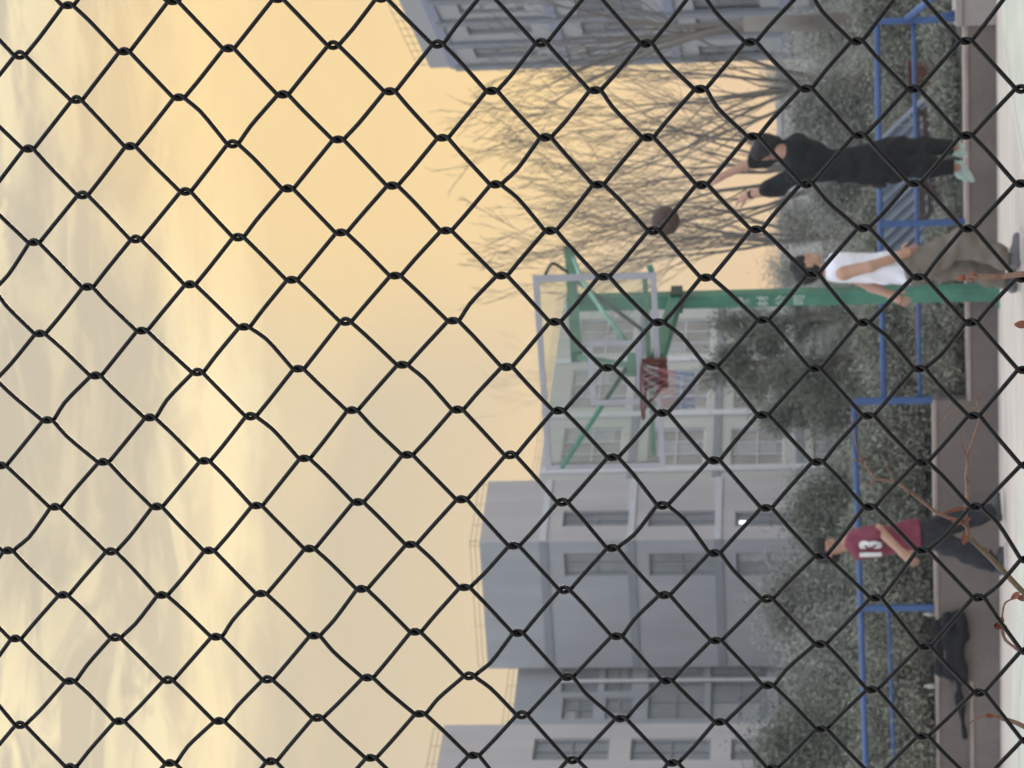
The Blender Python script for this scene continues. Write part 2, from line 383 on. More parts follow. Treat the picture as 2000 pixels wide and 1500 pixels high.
# raised planting ground behind the wall
XS = (up_r - (wl0 + wl1) / 2).dot(WD) - .05
T = MB(); rng = random.Random(3)
rows = [(0.238, 'skirt'), (0.24, None), (1.2, .1), (5, .25), (14, .4), (30, .6), (60, .8), (110, 1.0)]
xs = np.linspace(-14, 14, 57)
for i, (bk, rise) in enumerate(rows):
    for xx in xs * (1 + bk * .06):
        p = (wl0 + wl1) / 2 + WD * xx - WN * bk
        left = max(0, min(1, (-(xx / (1 + bk * .06)) + XS) * 4)); base = ZL + (ZU - ZL) * left - .04
        if rise == 'skirt': T.v.append((p.x, p.y, -.2)); continue
        T.v.append((p.x, p.y, (base + (rise or 0) * .5 + (rng.uniform(-.04, .04) if rise else 0))))
nx_ = len(xs)
T.f = [(i * nx_ + j, i * nx_ + j + 1, (i + 1) * nx_ + j + 1, (i + 1) * nx_ + j) for i in range(len(rows) - 1) for j in range(nx_ - 1)]
tag(T.build('garden_ground', M['soil'], smooth=True), kind='structure')

# ------------------------------------------------------------------ blue railings on the wall
def rail_run(label, group, bars, posts, extra=()):
    base = on_wall(bars[0][0][0], bars[0][0][1], .12)
    r_ = empty('blue_railing', (base.x, base.y, ZL), label, 'railing', group)
    for (a, c, rad, nm) in bars:
        mb = MB(); mb.tube([on_wall(*a, .12), on_wall(*c, .12)], rad, 12); mb.build(nm, M['blue'], r_, True)
    for (a, c, rad) in posts:
        A_ = on_wall(*a, .12); C_ = on_wall(*c, .12); C_ = Vector((A_.x, A_.y, C_.z))
        mb = MB(); mb.beam(A_, C_, rad * 2, up=WN); mb.build('post', M['blue'], r_)
    return r_
rail_run('long blue pipe railing on the low part of the wall behind the pole', 'blue pipe railings',
         [((1712, 46), (1726, 776), .027, 'top_rail'), ((1784, 46), (1797, 776), .019, 'mid_rail')],
         [((1715, 438), (1888, 440), .026), ((1716, 42), (1888, 44), .026)])
rail_run('blue pipe railing on the raised part of the wall behind the player in maroon', 'blue pipe railings',
         [((1668, 786), (1703, 1860), .027, 'top_rail'), ((1736, 1194), (1757, 1860), .017, 'mid_rail')],
         [((1668, 784), (1824, 786), .028), ((1684, 1188), (1832, 1189), .026), ((1698, 1700), (1838, 1702), .026)])
hr = empty('stair_handrail', on_wall(1885, 30, .12), 'pair of sloping blue handrails running down the steps past the pier', 'handrail')
for k, (a, c) in enumerate((((1768, 40), (1850, -30)), ((1800, 42), (1884, 22)))):
    mb = MB(); A_ = on_wall(*a, .12); C_ = on_wall(*c, .12 if k else -.4); mb.tube([A_, C_], .03, 12)
    mb.build('sloping_rail', M['blue'], hr, True)
mb = MB(); A_ = on_wall(1850, -30, -.4); mb.beam(A_, (A_.x, A_.y, 0.0), .05); mb.build('post', M['blue'], hr)

# ------------------------------------------------------------------ basketball hoop
TH = R(25)
BN = Vector((-math.sin(TH), -math.cos(TH), 0)); BW = Vector((math.cos(TH), -math.sin(TH), 0)); UP = Vector((0, 0, 1))
PB = G(1951, 570); PD = PB.y
hoop = empty('basketball_hoop', PB, 'green steel basketball hoop with a clear backboard and red rim', 'basketball hoop')
DB = PD - 1.24
bc = P(1172, 728, DB); BH, BWID = 1.01, 1.775
def bpt(a, z, n=0): return bc + BW * a + UP * z + BN * n       # a point relative to the centre of the board
ptop = P(1108, 592, PD).z
PWD = .12
b = MB(); b.box((PB.x, PB.y, ptop / 2), (PWD, PWD, ptop), (BW, -BN, UP))
b.build('pole', M['green'], hoop)
b = MB(); b.box((PB.x, PB.y, .012), (.22, .22, .024), (BW, -BN, UP)); b.build('base_plate', M['green'], hoop)
eb, ef = P(1113, 494, PD + .92), P(1126, 697, DB + .10)
b = MB(); b.beam(eb, ef, .10, .095); arm = b.build('upper_arm', M['green'], hoop)
ed = (ef - eb).normalized()
b = MB(); b.beam(eb - ed * .03, eb, .105, .10); b.build('end_cap', M['green_dark'], arm)
b = MB(); b.beam(P(1320, 586, PD - .02), P(1284, 704, DB + .08), .12, .10); b.build('lower_arm', M['green'], hoop)
b = MB(); b.box(P(1322, 585, PD), (.185, .185, .10), (BW, -BN, UP)); b.build('collar', M['green_dark'], hoop)
b = MB(); b.tube([P(1120, 505, PD + .7), P(1137, 548, PD), P(1180, 612, PD - .6), P(1222, 664, DB + .05)], .021, 8); b.build('brace', M['green_pale'], hoop, True)
b = MB(); b.tube([P(1122, 545, PD + .1), P(1262, 650, DB + .3)], .017, 8); b.build('brace', M['green_dark'], hoop, True)
b = MB(); b.tube([P(1228, 712, DB + .06), P(1097, 914, DB + .25)], .019, 8); b.build('brace', M['green'], hoop, True)
b = MB(); b.beam(P(1128, 698, DB + .09), P(1246, 716, DB + .05), .05, .04); b.build('centre_post', M['green_pale'], hoop)
b = MB(); b.beam(P(1238, 690, DB + .06), P(1236, 735, DB + .04), .06, .1); b.build('clamp', M['green_pale'], hoop)
b = MB(); b.beam(bpt(-BWID / 2 + .09, -BH / 2 + .095, -.04), bpt(BWID / 2 - .06, -BH / 2 + .095, -.04), .045, .04); b.build('bottom_bar', M['green_pale'], hoop)
b = MB(); b.tube(catmull([P(1108, 531, PD - .1), P(1097, 524, PD - .35), P(1083, 515, PD - .5), P(1074, 519, PD - .7), P(1065, 536, DB - .2)], 6), .014, 8); b.build('hook_rod', M['green_dark'], hoop, True)
b = MB(); b.beam(bpt(BWID / 2 - .02, -BH / 2 + .03, -.03), bpt(BWID / 2 + .07, -BH / 2 + .06, -.05), .05, .08); b.v = [tuple((Vector(q_) - bpt(BWID / 2, -BH / 2 + .045, -.04)) * .6 + bpt(BWID / 2 + .005, -BH / 2 + .045, -.04)) for q_ in b.v]; b.build('corner_bracket', M['green'], hoop)
fw, ft = .047, .035
def ring_frame(mb, w_, h_, fw_, ft_, n, a0=0, z0=0):
    for sgn in (-1, 1):
        mb.box(bpt(a0, z0 + sgn * (h_ - fw_) / 2, n), (w_, ft_, fw_), (BW, -BN, UP))
        mb.box(bpt(a0 + sgn * (w_ - fw_) / 2, z0, n), (fw_, ft_, h_ - 2 * fw_), (BW, -BN, UP))
b = MB(); b.box(bpt(0, 0, 0), (BWID - .05, .010, BH - .05), (BW, -BN, UP)); board = b.build('backboard', M['boardglass'], hoop)
b = MB(); ring_frame(b, BWID, BH, fw, ft, .0); b.build('board_frame', M['frame'], board)
b = MB(); ring_frame(b, .59, .45, .05, .003, .009, 0, -BH / 2 + .15 + .225); b.build('target_square', M['frame'], board)
RZ = -BH / 2 + .13
rc = bpt(0, RZ, .16 + .225)
rm = MB()
rm.tube([rc + (BW * math.cos(t) + BN * math.sin(t)) * .225 for t in np.linspace(0, 2 * math.pi, 41)], .0105, 8, False)
rimo = rm.build('rim', M['rim'], hoop, True)
mb = MB()                                                        # bracket: a plate of bars with openings, two braces to the ring
for a in (-.115, -.04, .04, .115): mb.box(bpt(a, RZ - .085, .03), (.026, .05, .21), (BW, -BN, UP))
for z in (.0, -.055, -.115, -.175): mb.box(bpt(0, RZ + .01 + z, .031), (.252, .046, .022), (BW, -BN, UP))
mb.box(bpt(0, RZ - .085, .015), (.25, .012, .2), (BW, -BN, UP))
for a in (-.1, .1):
    mb.beam(bpt(a, RZ - .01, .05), rc + BW * a * 1.7 - BN * .13, .024, .024)
    mb.beam(bpt(a, RZ - .15, .05), rc + BW * a * 1.9 - BN * .1 - UP * .01, .016, .03)
mb.build('rim_bracket', M['rim'], hoop)
for kk in range(10):
    pass
def net(z0, z1, name, material, step=24):
    mb = MB(); n = 12
    def rad(z): return .222 - .075 * min(1, z / .30)
    for s in (-1, 1):
        for k in range(n):
            pts = []
            for j in range(7):
                z = z0 + (z1 - z0) * j / 6; t = 2 * math.pi * (k + s * z * 5.2) / n
                pts.append(rc + (BW * math.cos(t) + BN * math.sin(t)) * rad(z) - UP * z)
            mb.tube(pts, .0030, 4)
    mb.build(name, material, hoop, True)
net(.01, .13, 'net_top', M['net_white']); net(.13, .27, 'net_middle', M['net_red']); net(.27, .42, 'net_bottom', M['net_blue'])
for ch, xc in zip('器材公司', (1455, 1491, 1527, 1562)):          # faded lettering down the pole
    cu = bpy.data.curves.new('lettering', 'FONT'); cu.body = ch; cu.size = .105; cu.align_x = 'CENTER'; cu.align_y = 'CENTER'; cu.extrude = .0008; cu.offset = .0022
    to = bpy.data.objects.new('tmp_text', cu); COL.objects.link(to)
    bpy.context.view_layer.update()
    me = bpy.data.meshes.new_from_object(to.evaluated_get(bpy.context.evaluated_depsgraph_get()))
    c = P(xc, 582, PD); fz = c.z; base = Vector((PB.x, PB.y, fz)) + BN * (PWD / 2 + .002) - BW * .004
    if len(me.vertices):
        vv = [base + BW * v.co.x + UP * v.co.y + BN * v.co.z for v in me.vertices]
        link_mesh('lettering', vv, [tuple(p.vertices) for p in me.polygons], M['letter'], hoop)
    bpy.data.objects.remove(to); bpy.data.meshes.remove(me)

# ------------------------------------------------------------------ ball in the air
bcn = P(1300, 432, 21.6); br = .121
b = MB(); nu, nv = 40, 24
ball = empty('basketball', bcn, 'dark brown basketball flying in the air above the players', 'ball')
V = [(bcn.x + br * math.sin(math.pi * j / nv) * math.cos(2 * math.pi * i / nu), bcn.y + br * math.sin(math.pi * j / nv) * math.sin(2 * math.pi * i / nu), bcn.z + br * math.cos(math.pi * j / nv)) for j in range(nv + 1) for i in range(nu)]
Fs = [(j * nu + i, (j + 1) * nu + i, (j + 1) * nu + (i + 1) % nu, j * nu + (i + 1) % nu) for j in range(nv) for i in range(nu)]
link_mesh('ball_skin', V, Fs, M['ball'], ball, True)
mb = MB(); e1, e2, e3 = Vector((.8, .2, .56)).normalized(), Vector((-.3, .94, .1)).normalized(), None
e2 = (e2 - e1 * e2.dot(e1)).normalized(); e3 = e1.cross(e2)
for (u_, v_) in ((e1, e2), (e2, e3)):
    mb.tube([bcn + (u_ * math.cos(t) + v_ * math.sin(t)) * (br - .001) for t in np.linspace(0, 2 * math.pi, 49)], .0035, 6, False)
for s in (-1, 1):
    pts = []
    for t in np.linspace(0, 2 * math.pi, 49):
        d = e1 * math.cos(t) * .75 + e2 * math.sin(t) * .5 + e3 * s * (.62 + .2 * math.cos(2 * t)); pts.append(bcn + d.normalized() * (br - .001))
    mb.tube(pts, .0035, 6, False)
mb.build('seams', M['seam'], ball, True)

# ------------------------------------------------------------------ people
def head_parts(c, face, up):
    """capsules of a head centred at c, looking along face"""
    f = Vector(face).normalized(); u = Vector(up); u = (u - f * u.dot(f)).normalized(); s = f.cross(u)
    q = lambda a, b_, d: c + f * a + u * b_ + s * d
    prims = [(q(-.02, .03, 0), q(.02, .025, 0), .083, .080), (q(.025, -.04, 0), q(.045, -.075, 0), .062, .042),
             (q(.085, .005, 0), q(.108, -.028, 0), .010, .014), (q(.075, .03, .03), q(.075, .03, -.03), .022, .022),
             (q(.078, -.062, .016), q(.078, -.062, -.016), .013, .013),
             (q(-.005, .01, .083), q(-.012, -.03, .080), .012, .009), (q(-.005, .01, -.083), q(-.012, -.03, -.080), .012, .009)]
    hair = [(q(-.028, .045, 0), q(.03, .058, 0), .092, .082), (q(-.045, -.005, 0), q(-.05, -.045, 0), .078, .058),
            (q(.055, .085, .02), q(.06, .08, -.03), .038, .038), (q(-.01, .02, .05), q(-.03, -.03, .045), .045, .035), (q(-.01, .02, -.05), q(-.03, -.03, -.045), .045, .035)]
    eyes = [q(.083, .008, .032), q(.083, .008, -.032)]; mouth = [q(.093, -.052, .02), q(.097, -.052, 0), q(.093, -.052, -.02)]
    return prims, hair, eyes, mouth, (f, u, s)
def hand(mb, wrist, tip, palm_n, curl=.5, spread=1.0, thumb=1):
    """palm and five bent fingers, rooted at the wrist and pointing to tip"""
    w_ = Vector(wrist); d = (Vector(tip) - w_).normalized(); n = Vector(palm_n); n = (n - d * n.dot(d)).normalized(); s = d.cross(n) * thumb
    pal = [w_ + d * .01, w_ + d * .05, w_ + d * .09]
    for off, r_ in ((-.026, .013), (-.009, .014), (.009, .014), (.025, .013)):
        mb.tube([w_ + s * off * .6, w_ + d * .05 + s * off, w_ + d * .095 + s * off * 1.05], [r_ + .003, r_ + .002, r_ - .002], 8)
    for off, L, r_ in ((-.028, .062, .0082), (-.0095, .075, .009), (.0095, .082, .0092), (.028, .072, .0088)):
        p = w_ + d * .09 + s * off; dd = (d + s * off * 3 * spread).normalized(); pts = [p - d * .01]; rr = [r_]
        for k in range(3):
            a = curl * (k + .6) * .5
            dk = (dd * math.cos(a) + n * math.sin(a)); p = p + dk * L * (.45, .32, .25)[k]; pts.append(p); rr.append(r_ * (1 - .1 * (k + 1)))
        mb.tube(catmull(pts, 2), np.interp(np.linspace(0, 3, len(pts) * 2 - 1), range(4), rr).tolist(), 8)
    p = w_ + d * .03 + s * .030; mb.tube([p - s * .01, p + d * .02 + s * .022 + n * .01, p + d * .048 + s * .034 + n * .02, p + d * .07 + s * .034 + n * .028], [.014, .0125, .0105, .008], 8)
    return [(w_, w_ + d * .07, .025, .030), (w_ + s * .022, w_ + d * .06 + s * .022, .014, .015), (w_ - s * .02, w_ + d * .06 - s * .022, .014, .014)]
def shoe(name, heel, toe, material, parent, h=.05):
    a, b_ = Vector(heel), Vector(toe); d = (b_ - a).normalized(); s = d.cross(UP if abs(d.z) < .9 else Vector((1, 0, 0))).normalized(); u = s.cross(d)
    o = field(name, [(a + u * .045, a + d * .1 + u * .045, .042, .044), (a + d * .1 + u * .036, b_ - d * .035 + u * .03, .043, .034), (a + u * .045 + d * .02, a + u * .10 + d * .03, .040, .045)],
              material, parent, res=.008, k=.02, cuts=[(a + u * .008, -u)])
    mb = MB(); L = (b_ - a).length
    ring = []
    for t in np.linspace(0, 2 * math.pi, 20, endpoint=False):
        x = math.cos(t) * (L / 2 + .03); y = math.sin(t) * (.040 + .006 * math.cos(t)); ring.append((x, y))
    c = a + d * (L / 2)
    V = [c + d * x + s * y + u * z for z in (-.012, .014) for x, y in ring]
    mb.add(V, [tuple(range(19, -1, -1)), tuple(range(20, 40))] + [(i, (i + 1) % 20, 20 + (i + 1) % 20, 20 + i) for i in range(20)])
    mb.build('sole', material if 'mint' in material.name else M['sole'], o); return o
def eyes_mouth(parent, eyes, mouth, fr):
    for e in eyes:
        mb = MB(); f, u, s = fr
        mb.tube([e - s * .011, e - s * .005, e + s * .005, e + s * .011], [.002, .006, .006, .002], 6); mb.build('eye', M['eye'], parent, True)
    mb = MB(); mb.tube(mouth, .004, 6); mb.build('mouth', M['lip'], parent, True)

# --- the player in white, standing beside the pole, watching the ball
Dw = 20.0
J = lambda x, y, o=0: P(x, y, Dw + o)
p1 = empty('person', G(1984, 500), 'person in a white sleeveless jersey and baggy taupe trousers standing by the green pole', 'person', 'basketball players')
hc = J(1580, 522)
hp, hh, ey, mo, fr = head_parts(hc, (.93, .12, .30), (-.25, 0, 1))
sn, sf = J(1648, 533, -.165), J(1645, 528, .165)
hn, hf = J(1786, 520, -.085), J(1786, 522, .085)
body = hp + [(J(1600, 526), J(1632, 530), .052, .060),
    (J(1634, 528, -.05), sn, .055, .058), (J(1634, 528, .05), sf, .055, .058),
    (J(1660, 522, -.075), J(1735, 525, -.06), .095, .085), (J(1660, 522, .075), J(1735, 525, .06), .095, .085),
    (J(1735, 525, -.05), hn, .085, .095), (J(1735, 525, .05), hf, .085, .095),
    (hn, J(1878, 470, -.12), .085, .058), (J(1878, 470, -.12), J(1968, 503, -.12), .052, .036),
    (hf, J(1880, 515, .12), .085, .058), (J(1880, 515, .12), J(1960, 548, .2), .052, .036)]
en, wnr = J(1701, 520, -.24), J(1758, 499, -.20)
ef_, wf = J(1703, 560, .22), J(1742, 577, .16)
body += [(sn, en, .054, .041), (en, wnr, .042, .029), (sf, ef_, .054, .041), (ef_, wf, .042, .029)]
fx = MB(); body += hand(fx, wnr, J(1795, 484, -.17), (.2, 1, 0), .55, 1, 1); body += hand(fx, wf, J(1775, 592, .12), (0, -1, 0), .5, 1, -1)
bo = field('body', body, M['skin_warm'], p1, fx, res=.0095, k=.022); eyes_mouth(bo, ey, mo, fr)
field('hair', hh, M['hair'], p1, res=.009, k=.02, noise=.004)
field('jersey', [(J(1640, 524, -.075), J(1735, 524, -.065), .115, .112), (J(1640, 524, .075), J(1735, 524, .065), .115, .112), (J(1735, 524, -.06), J(1778, 526, -.06), .112, .125), (J(1735, 524, .06), J(1778, 526, .06), .112, .125),
                  (J(1622, 530, -.06), J(1650, 528, -.08), .058, .08), (J(1622, 530, .06), J(1650, 528, .08), .058, .08)],
      M['white'], p1, res=.011, k=.03, noise=.010, seed=3, cuts=[(J(1777, 520), (J(1777, 520) - J(1700, 522))), (J(1612, 526), J(1612, 526) - J(1700, 520))])
field('trousers', [(J(1770, 523, -.05), hn, .12, .125), (J(1770, 523, .05), hf, .12, .125),
                   (hn, J(1880, 474, -.12), .128, .108), (J(1880, 474, -.12), J(1962, 505, -.12), .108, .088),
                   (hf, J(1882, 517, .12), .128, .108), (J(1882, 517, .12), J(1957, 545, .2), .108, .085)],
      M['taupe'], p1, res=.012, k=.05, noise=.009, seed=5, cuts=[(J(1762, 520), J(1762, 520) - J(1850, 500)), (J(1967, 505), J(1967, 505) - J(1880, 505))])
g1 = J(1968, 503, -.12); g2 = J(1960, 548, .2)
shoe('shoe', (g1.x - .05, g1.y, .014), (g1.x + .19, g1.y - .03, .014), M['grey_shoe'], p1)
shoe('shoe', (g2.x - .06, g2.y, .014), (g2.x + .17, g2.y + .03, .014), M['grey_shoe'], p1)

# --- the player in black, off the ground after a shot, back to us
Dk = 20.4
J = lambda x, y, o=0: P(x, y, Dk + o)
p2 = empty('person', (J(1885, 315).x, Dk, J(1885, 315).z), 'person in black shirt and trousers jumping with both arms raised, seen from behind', 'person', 'basketball players')
hc = J(1501, 289, .03)
hp, hh, ey, mo, fr = head_parts(hc, (-.72, .62, .30), (-.22, 0, 1))
sl, sr = J(1560, 341, 0), J(1556, 283, .06)
el, wl_ = J(1497, 371, .10), J(1462, 381, .22)
er, wr_ = J(1472, 316, .30), J(1408, 345, .42)
hl, hr_ = J(1738, 330, 0), J(1738, 296, .04)
kl, kr = J(1805, 324, -.02), J(1806, 288, .06)
al, ar = J(1868, 327, .06), J(1864, 287, .14)
body = hp + [(J(1520, 292, .01), J(1550, 302, .02), .056, .062), (J(1552, 305), sl, .06, .058), (J(1550, 300), sr, .06, .058),
    (J(1575, 330), J(1640, 328), .090, .070), (J(1575, 300, .02), J(1640, 318), .088, .070), (J(1640, 328), hl, .070, .095), (J(1640, 318), hr_, .070, .095),
    (hl, kl, .088, .058), (kl, al, .054, .036), (hr_, kr, .088, .058), (kr, ar, .054, .036),
    (sl, el, .053, .041), (el, wl_, .042, .029), (sr, er, .053, .041), (er, wr_, .042, .029)]
fx = MB(); body += hand(fx, wl_, J(1436, 394, .32), (-.6, .6, -.5), .45, 1.3, 1); body += hand(fx, wr_, J(1388, 357, .5), (-.5, .7, -.5), .4, 1, -1)
bo = field('body', body, M['skin'], p2, fx, res=.0095, k=.022); eyes_mouth(bo, ey, mo, fr)
field('hair', hh, M['hair'], p2, res=.009, k=.02, noise=.004, seed=2)
le = sl.lerp(el, .93); re_ = sr.lerp(er, .97)
field('shirt', [(J(1566, 330), J(1632, 330), .116, .092), (J(1566, 296, .02), J(1632, 318), .116, .092), (J(1632, 330), J(1722, 334), .092, .128), (J(1632, 318), J(1722, 304), .092, .120),
                (J(1556, 310), sl, .08, .085), (J(1554, 300), sr, .08, .085), (sl, le, .085, .072), (sr, re_, .085, .070)],
      M['black'], p2, res=.012, k=.04, noise=.011, seed=8, cuts=[(J(1732, 318), J(1732, 318) - J(1650, 320)), (J(1541, 302), J(1541, 302) - J(1600, 316)) if False else (J(1735, 318), J(1735, 318) - J(1650, 320))])
field('trousers', [(J(1725, 332), hl, .115, .118), (J(1725, 300), hr_, .115, .118), (hl, kl, .118, .085), (kl, J(1858, 326, .04), .085, .072), (hr_, kr, .118, .085), (kr, J(1853, 287, .12), .085, .072)],
      M['black_pants'], p2, res=.012, k=.03, noise=.010, seed=9, cuts=[(J(1864, 310), J(1864, 310) - J(1780, 310))])
shoe('shoe', al + Vector((.03, .0, -.035)), al + Vector((-.085, .13, -.125)), M['mint'], p2)
shoe('shoe', ar + Vector((.03, .0, -.03)), ar + Vector((-.05, .17, -.09)), M['mint'], p2)

mb = MB(); wv = (wl_ - el).normalized(); mb.tube([wl_ - wv * .045, wl_ - wv * .04, wl_ - wv * .02, wl_ - wv * .015], [.034, .038, .037, .033], 14); mb.build('wristband', M['black_pants'], p2, True)
# --- the player in maroon with number 13, moving along the wall
Dm = 22.2
J = lambda x, y, o=0: P(x, y, Dm + o)
p3 = empty('person', G(1958, 1050), 'person in a maroon jersey numbered 13 and charcoal trousers striding along the wall', 'person', 'basketball players')
hc = J(1618, 1076)
hp, hh, ey, mo, fr = head_parts(hc, (.88, -.30, -.12), (.05, 0, 1))
sn, sf = J(1672, 1058, -.15), J(1668, 1052, .15)
hn, hf = J(1806, 1042, -.07), J(1806, 1044, .09)
kn, kf = J(1872, 1072, -.07), J(1874, 1014, .10); an, af = J(1944, 1101, .0), J(1940, 999, .08)
body = hp + [(J(1636, 1068), J(1656, 1062), .054, .06), (J(1660, 1060, -.04), sn, .056, .058), (J(1660, 1056, .04), sf, .056, .058),
    (J(1685, 1056, -.07), J(1755, 1048, -.06), .095, .085), (J(1685, 1056, .07), J(1755, 1048, .06), .095, .085), (J(1755, 1048, -.05), hn, .085, .095), (J(1755, 1048, .05), hf, .085, .095),
    (hn, kn, .085, .056), (kn, an, .052, .036), (hf, kf, .085, .056), (kf, af, .052, .036)]
en, wnr = J(1716, 1034, -.30), J(1763, 1080, -.33)
ef_, wf = J(1714, 1052, .30), J(1765, 1050, .22)
body += [(sn, en, .052, .042), (en, wnr, .043, .030), (sf, ef_, .052, .041), (ef_, wf, .042, .029)]
fx = MB(); body += hand(fx, wnr, J(1795, 1106, -.33), (0, 1, 0), .6, 1, 1); body += hand(fx, wf, J(1795, 1050, .18), (0, -1, 0), .6, 1, -1)
bo = field('body', body, M['skin_warm'], p3, fx, res=.0095, k=.022); eyes_mouth(bo, ey, mo, fr)
field('hair', hh, M['hair'], p3, res=.009, k=.02, noise=.004, seed=4)
shirt = field('jersey', [(J(1684, 1064, -.08), J(1755, 1052, -.07), .135, .118), (J(1682, 1060, .07), J(1755, 1048, .07), .115, .115), (J(1755, 1048, -.07), J(1798, 1046, -.08), .118, .14), (J(1755, 1048, .07), J(1798, 1044, .08), .118, .14),
                         (J(1664, 1060, -.03), sn, .07, .078), (J(1664, 1056, .03), sf, .07, .078), (sn, sn.lerp(en, .9), .08, .072), (sf, sf.lerp(ef_, .9), .08, .072)],
              M['maroon'], p3, res=.012, k=.03, noise=.010, seed=11, cuts=[(J(1797, 1046), J(1797, 1046) - J(1700, 1052))])
field('trousers', [(J(1795, 1046, -.06), hn, .115, .12), (J(1795, 1044, .06), hf, .115, .12), (hn, kn, .12, .095), (kn, J(1938, 1099, 0), .095, .075), (hf, kf, .12, .092), (kf, J(1934, 1001, .08), .092, .07)],
      M['navy'], p3, res=.012, k=.03, noise=.012, seed=12)
shoe('shoe', (an.x - .06, an.y, .014), (an.x + .15, an.y, .014), M['dark_shoe'], p3)
shoe('shoe', (af.x - .05, af.y, .02), (af.x + .17, af.y, .03), M['dark_shoe'], p3)
lg = J(1804, 1046, -.30); tr3 = [o for o in p3.children if o.name.startswith('trousers')][0]
_h, _l, _n, _ = tr3.ray_cast(J(1806, 1046, -2) - ORG[tr3.name], Vector((0, 1, 0)))
if _h: mb = MB(); _l = _l + ORG[tr3.name]; mb.tube([_l - Vector((0, .004, 0)), _l + Vector((0, .004, 0))], .02, 10); mb.build('badge', M['mark'], tr3)
def project_text(body_, cx, cy, D_, size, material, target, parent, name, off=.008, wx=1.0):
    """flat lettering laid onto the cloth it is printed on"""
    cu = bpy.data.curves.new(name, 'FONT'); cu.body = body_; cu.size = size; cu.align_x = 'CENTER'; cu.align_y = 'CENTER'; cu.offset = .012
    to = bpy.data.objects.new('tmp_text', cu); COL.objects.link(to); bpy.context.view_layer.update()
    me = bpy.data.meshes.new_from_object(to.evaluated_get(bpy.context.evaluated_depsgraph_get()))
    import bmesh
    bm = bmesh.new(); bm.from_mesh(me); bmesh.ops.triangulate(bm, faces=bm.faces); bmesh.ops.subdivide_edges(bm, edges=[e for e in bm.edges if e.calc_length() > .03], cuts=3, use_grid_fill=True); bmesh.ops.triangulate(bm, faces=bm.faces)
    c = P(cx, cy, D_); V = []
    org = ORG[target.name]
    for v in bm.verts:
        q = c + Vector((v.co.x * wx, 0, v.co.y)); o_ = q - Vector((0, 2, 0)) - org
        hit, loc, nrm, _ = target.ray_cast(o_, Vector((0, 1, 0)))
        V.append(loc + org + nrm * off if hit else q)
    bm.verts.index_update(); Fs = [tuple(v.index for v in f.verts) for f in bm.faces]
    bm.free(); bpy.data.objects.remove(to); bpy.data.meshes.remove(me)
    return link_mesh(name, V, Fs, material, parent)
project_text('13', 1701, 1069, Dm, .235, M['mark'], shirt, shirt, 'number', .012, .72)

# ------------------------------------------------------------------ jacket on the wall
jb = on_wall(1888, 1260, 0)
W = lambda x, y, o=0: on_wall(x, y, .0) + WN * o
field('jacket', [(W(1850, 1205, .03), W(1856, 1318, .03), .055, .055), (W(1836, 1215, -.03), W(1838, 1310, -.03), .05, .05), (W(1870, 1200, .035), W(1884, 1240, .03), .055, .04), (W(1872, 1290, .035), W(1882, 1330, .035), .05, .035),
                 (W(1868, 1315, .03), W(1882, 1440, .02), .035, .022), (W(1858, 1330, .03), W(1876, 1400, .02), .03, .022), (W(1868, 1240, .04), W(1872, 1300, .05), .06, .055)],
      M['bag'], None, res=.012, k=.03, noise=.012, seed=21, origin=jb)
tag(bpy.data.objects['jacket'], 'crumpled black jacket with a hanging sleeve draped over the wall top', 'jacket')
for x, y, lb in ((1826, 1199, 'small clear bottle lying on the wall beside the black jacket'), (1833, 1340, 'small pale bottle left at the far end of the black jacket')):
    c = on_wall(x, y, .14); c.z = ZU
    o = empty('bottle', c, lb, 'bottle')
    mb = MB(); mb.tube([c, c + UP * .055, c + UP * .07, c + UP * .085], [.024, .024, .018, .009], 10); mb.build('flask', M['bottle'], o, True)
    mb = MB(); mb.tube([c + UP * .086, c + UP * .10], .011, 10); mb.build('cap', M['whitetrim'], o, True)

# ------------------------------------------------------------------ buildings
def facade_wall(mb, p0, p1, z0, z1, holes, depth=.18):
    """vertical wall p0->p1 (seen from the right hand side) with real window openings; holes are (t0, t1, za, zb) in metres"""
    d = Vector((p1.x - p0.x, p1.y - p0.y, 0)); L = d.length; d.normalize(); n = Vector((d.y, -d.x, 0))
    ts = sorted({0, L, *[h[0] for h in holes], *[h[1] for h in holes]}); zs = sorted({z0, z1, *[h[2] for h in holes], *[h[3] for h in holes]})
    q = lambda t, z, b_=0: Vector((p0.x, p0.y, 0)) + d * t + UP * z - n * b_
    for a, b_ in zip(ts, ts[1:]):
        for c, e in zip(zs, zs[1:]):
            tm, zm = (a + b_) / 2, (c + e) / 2
            if any(h[0] < tm < h[1] and h[2] < zm < h[3] for h in holes): continue
            mb.add([q(a, c), q(b_, c), q(b_, e), q(a, e)], [(0, 1, 2, 3)])
    for h in holes:
        a, b_, c, e = h
        mb.add([q(a, c), q(b_, c), q(b_, e), q(a, e), q(a, c, depth), q(b_, c, depth), q(b_, e, depth), q(a, e, depth)], [(0, 4, 5, 1), (1, 5, 6, 2), (2, 6, 7, 3), (3, 7, 4, 0)])
    return d, n, q
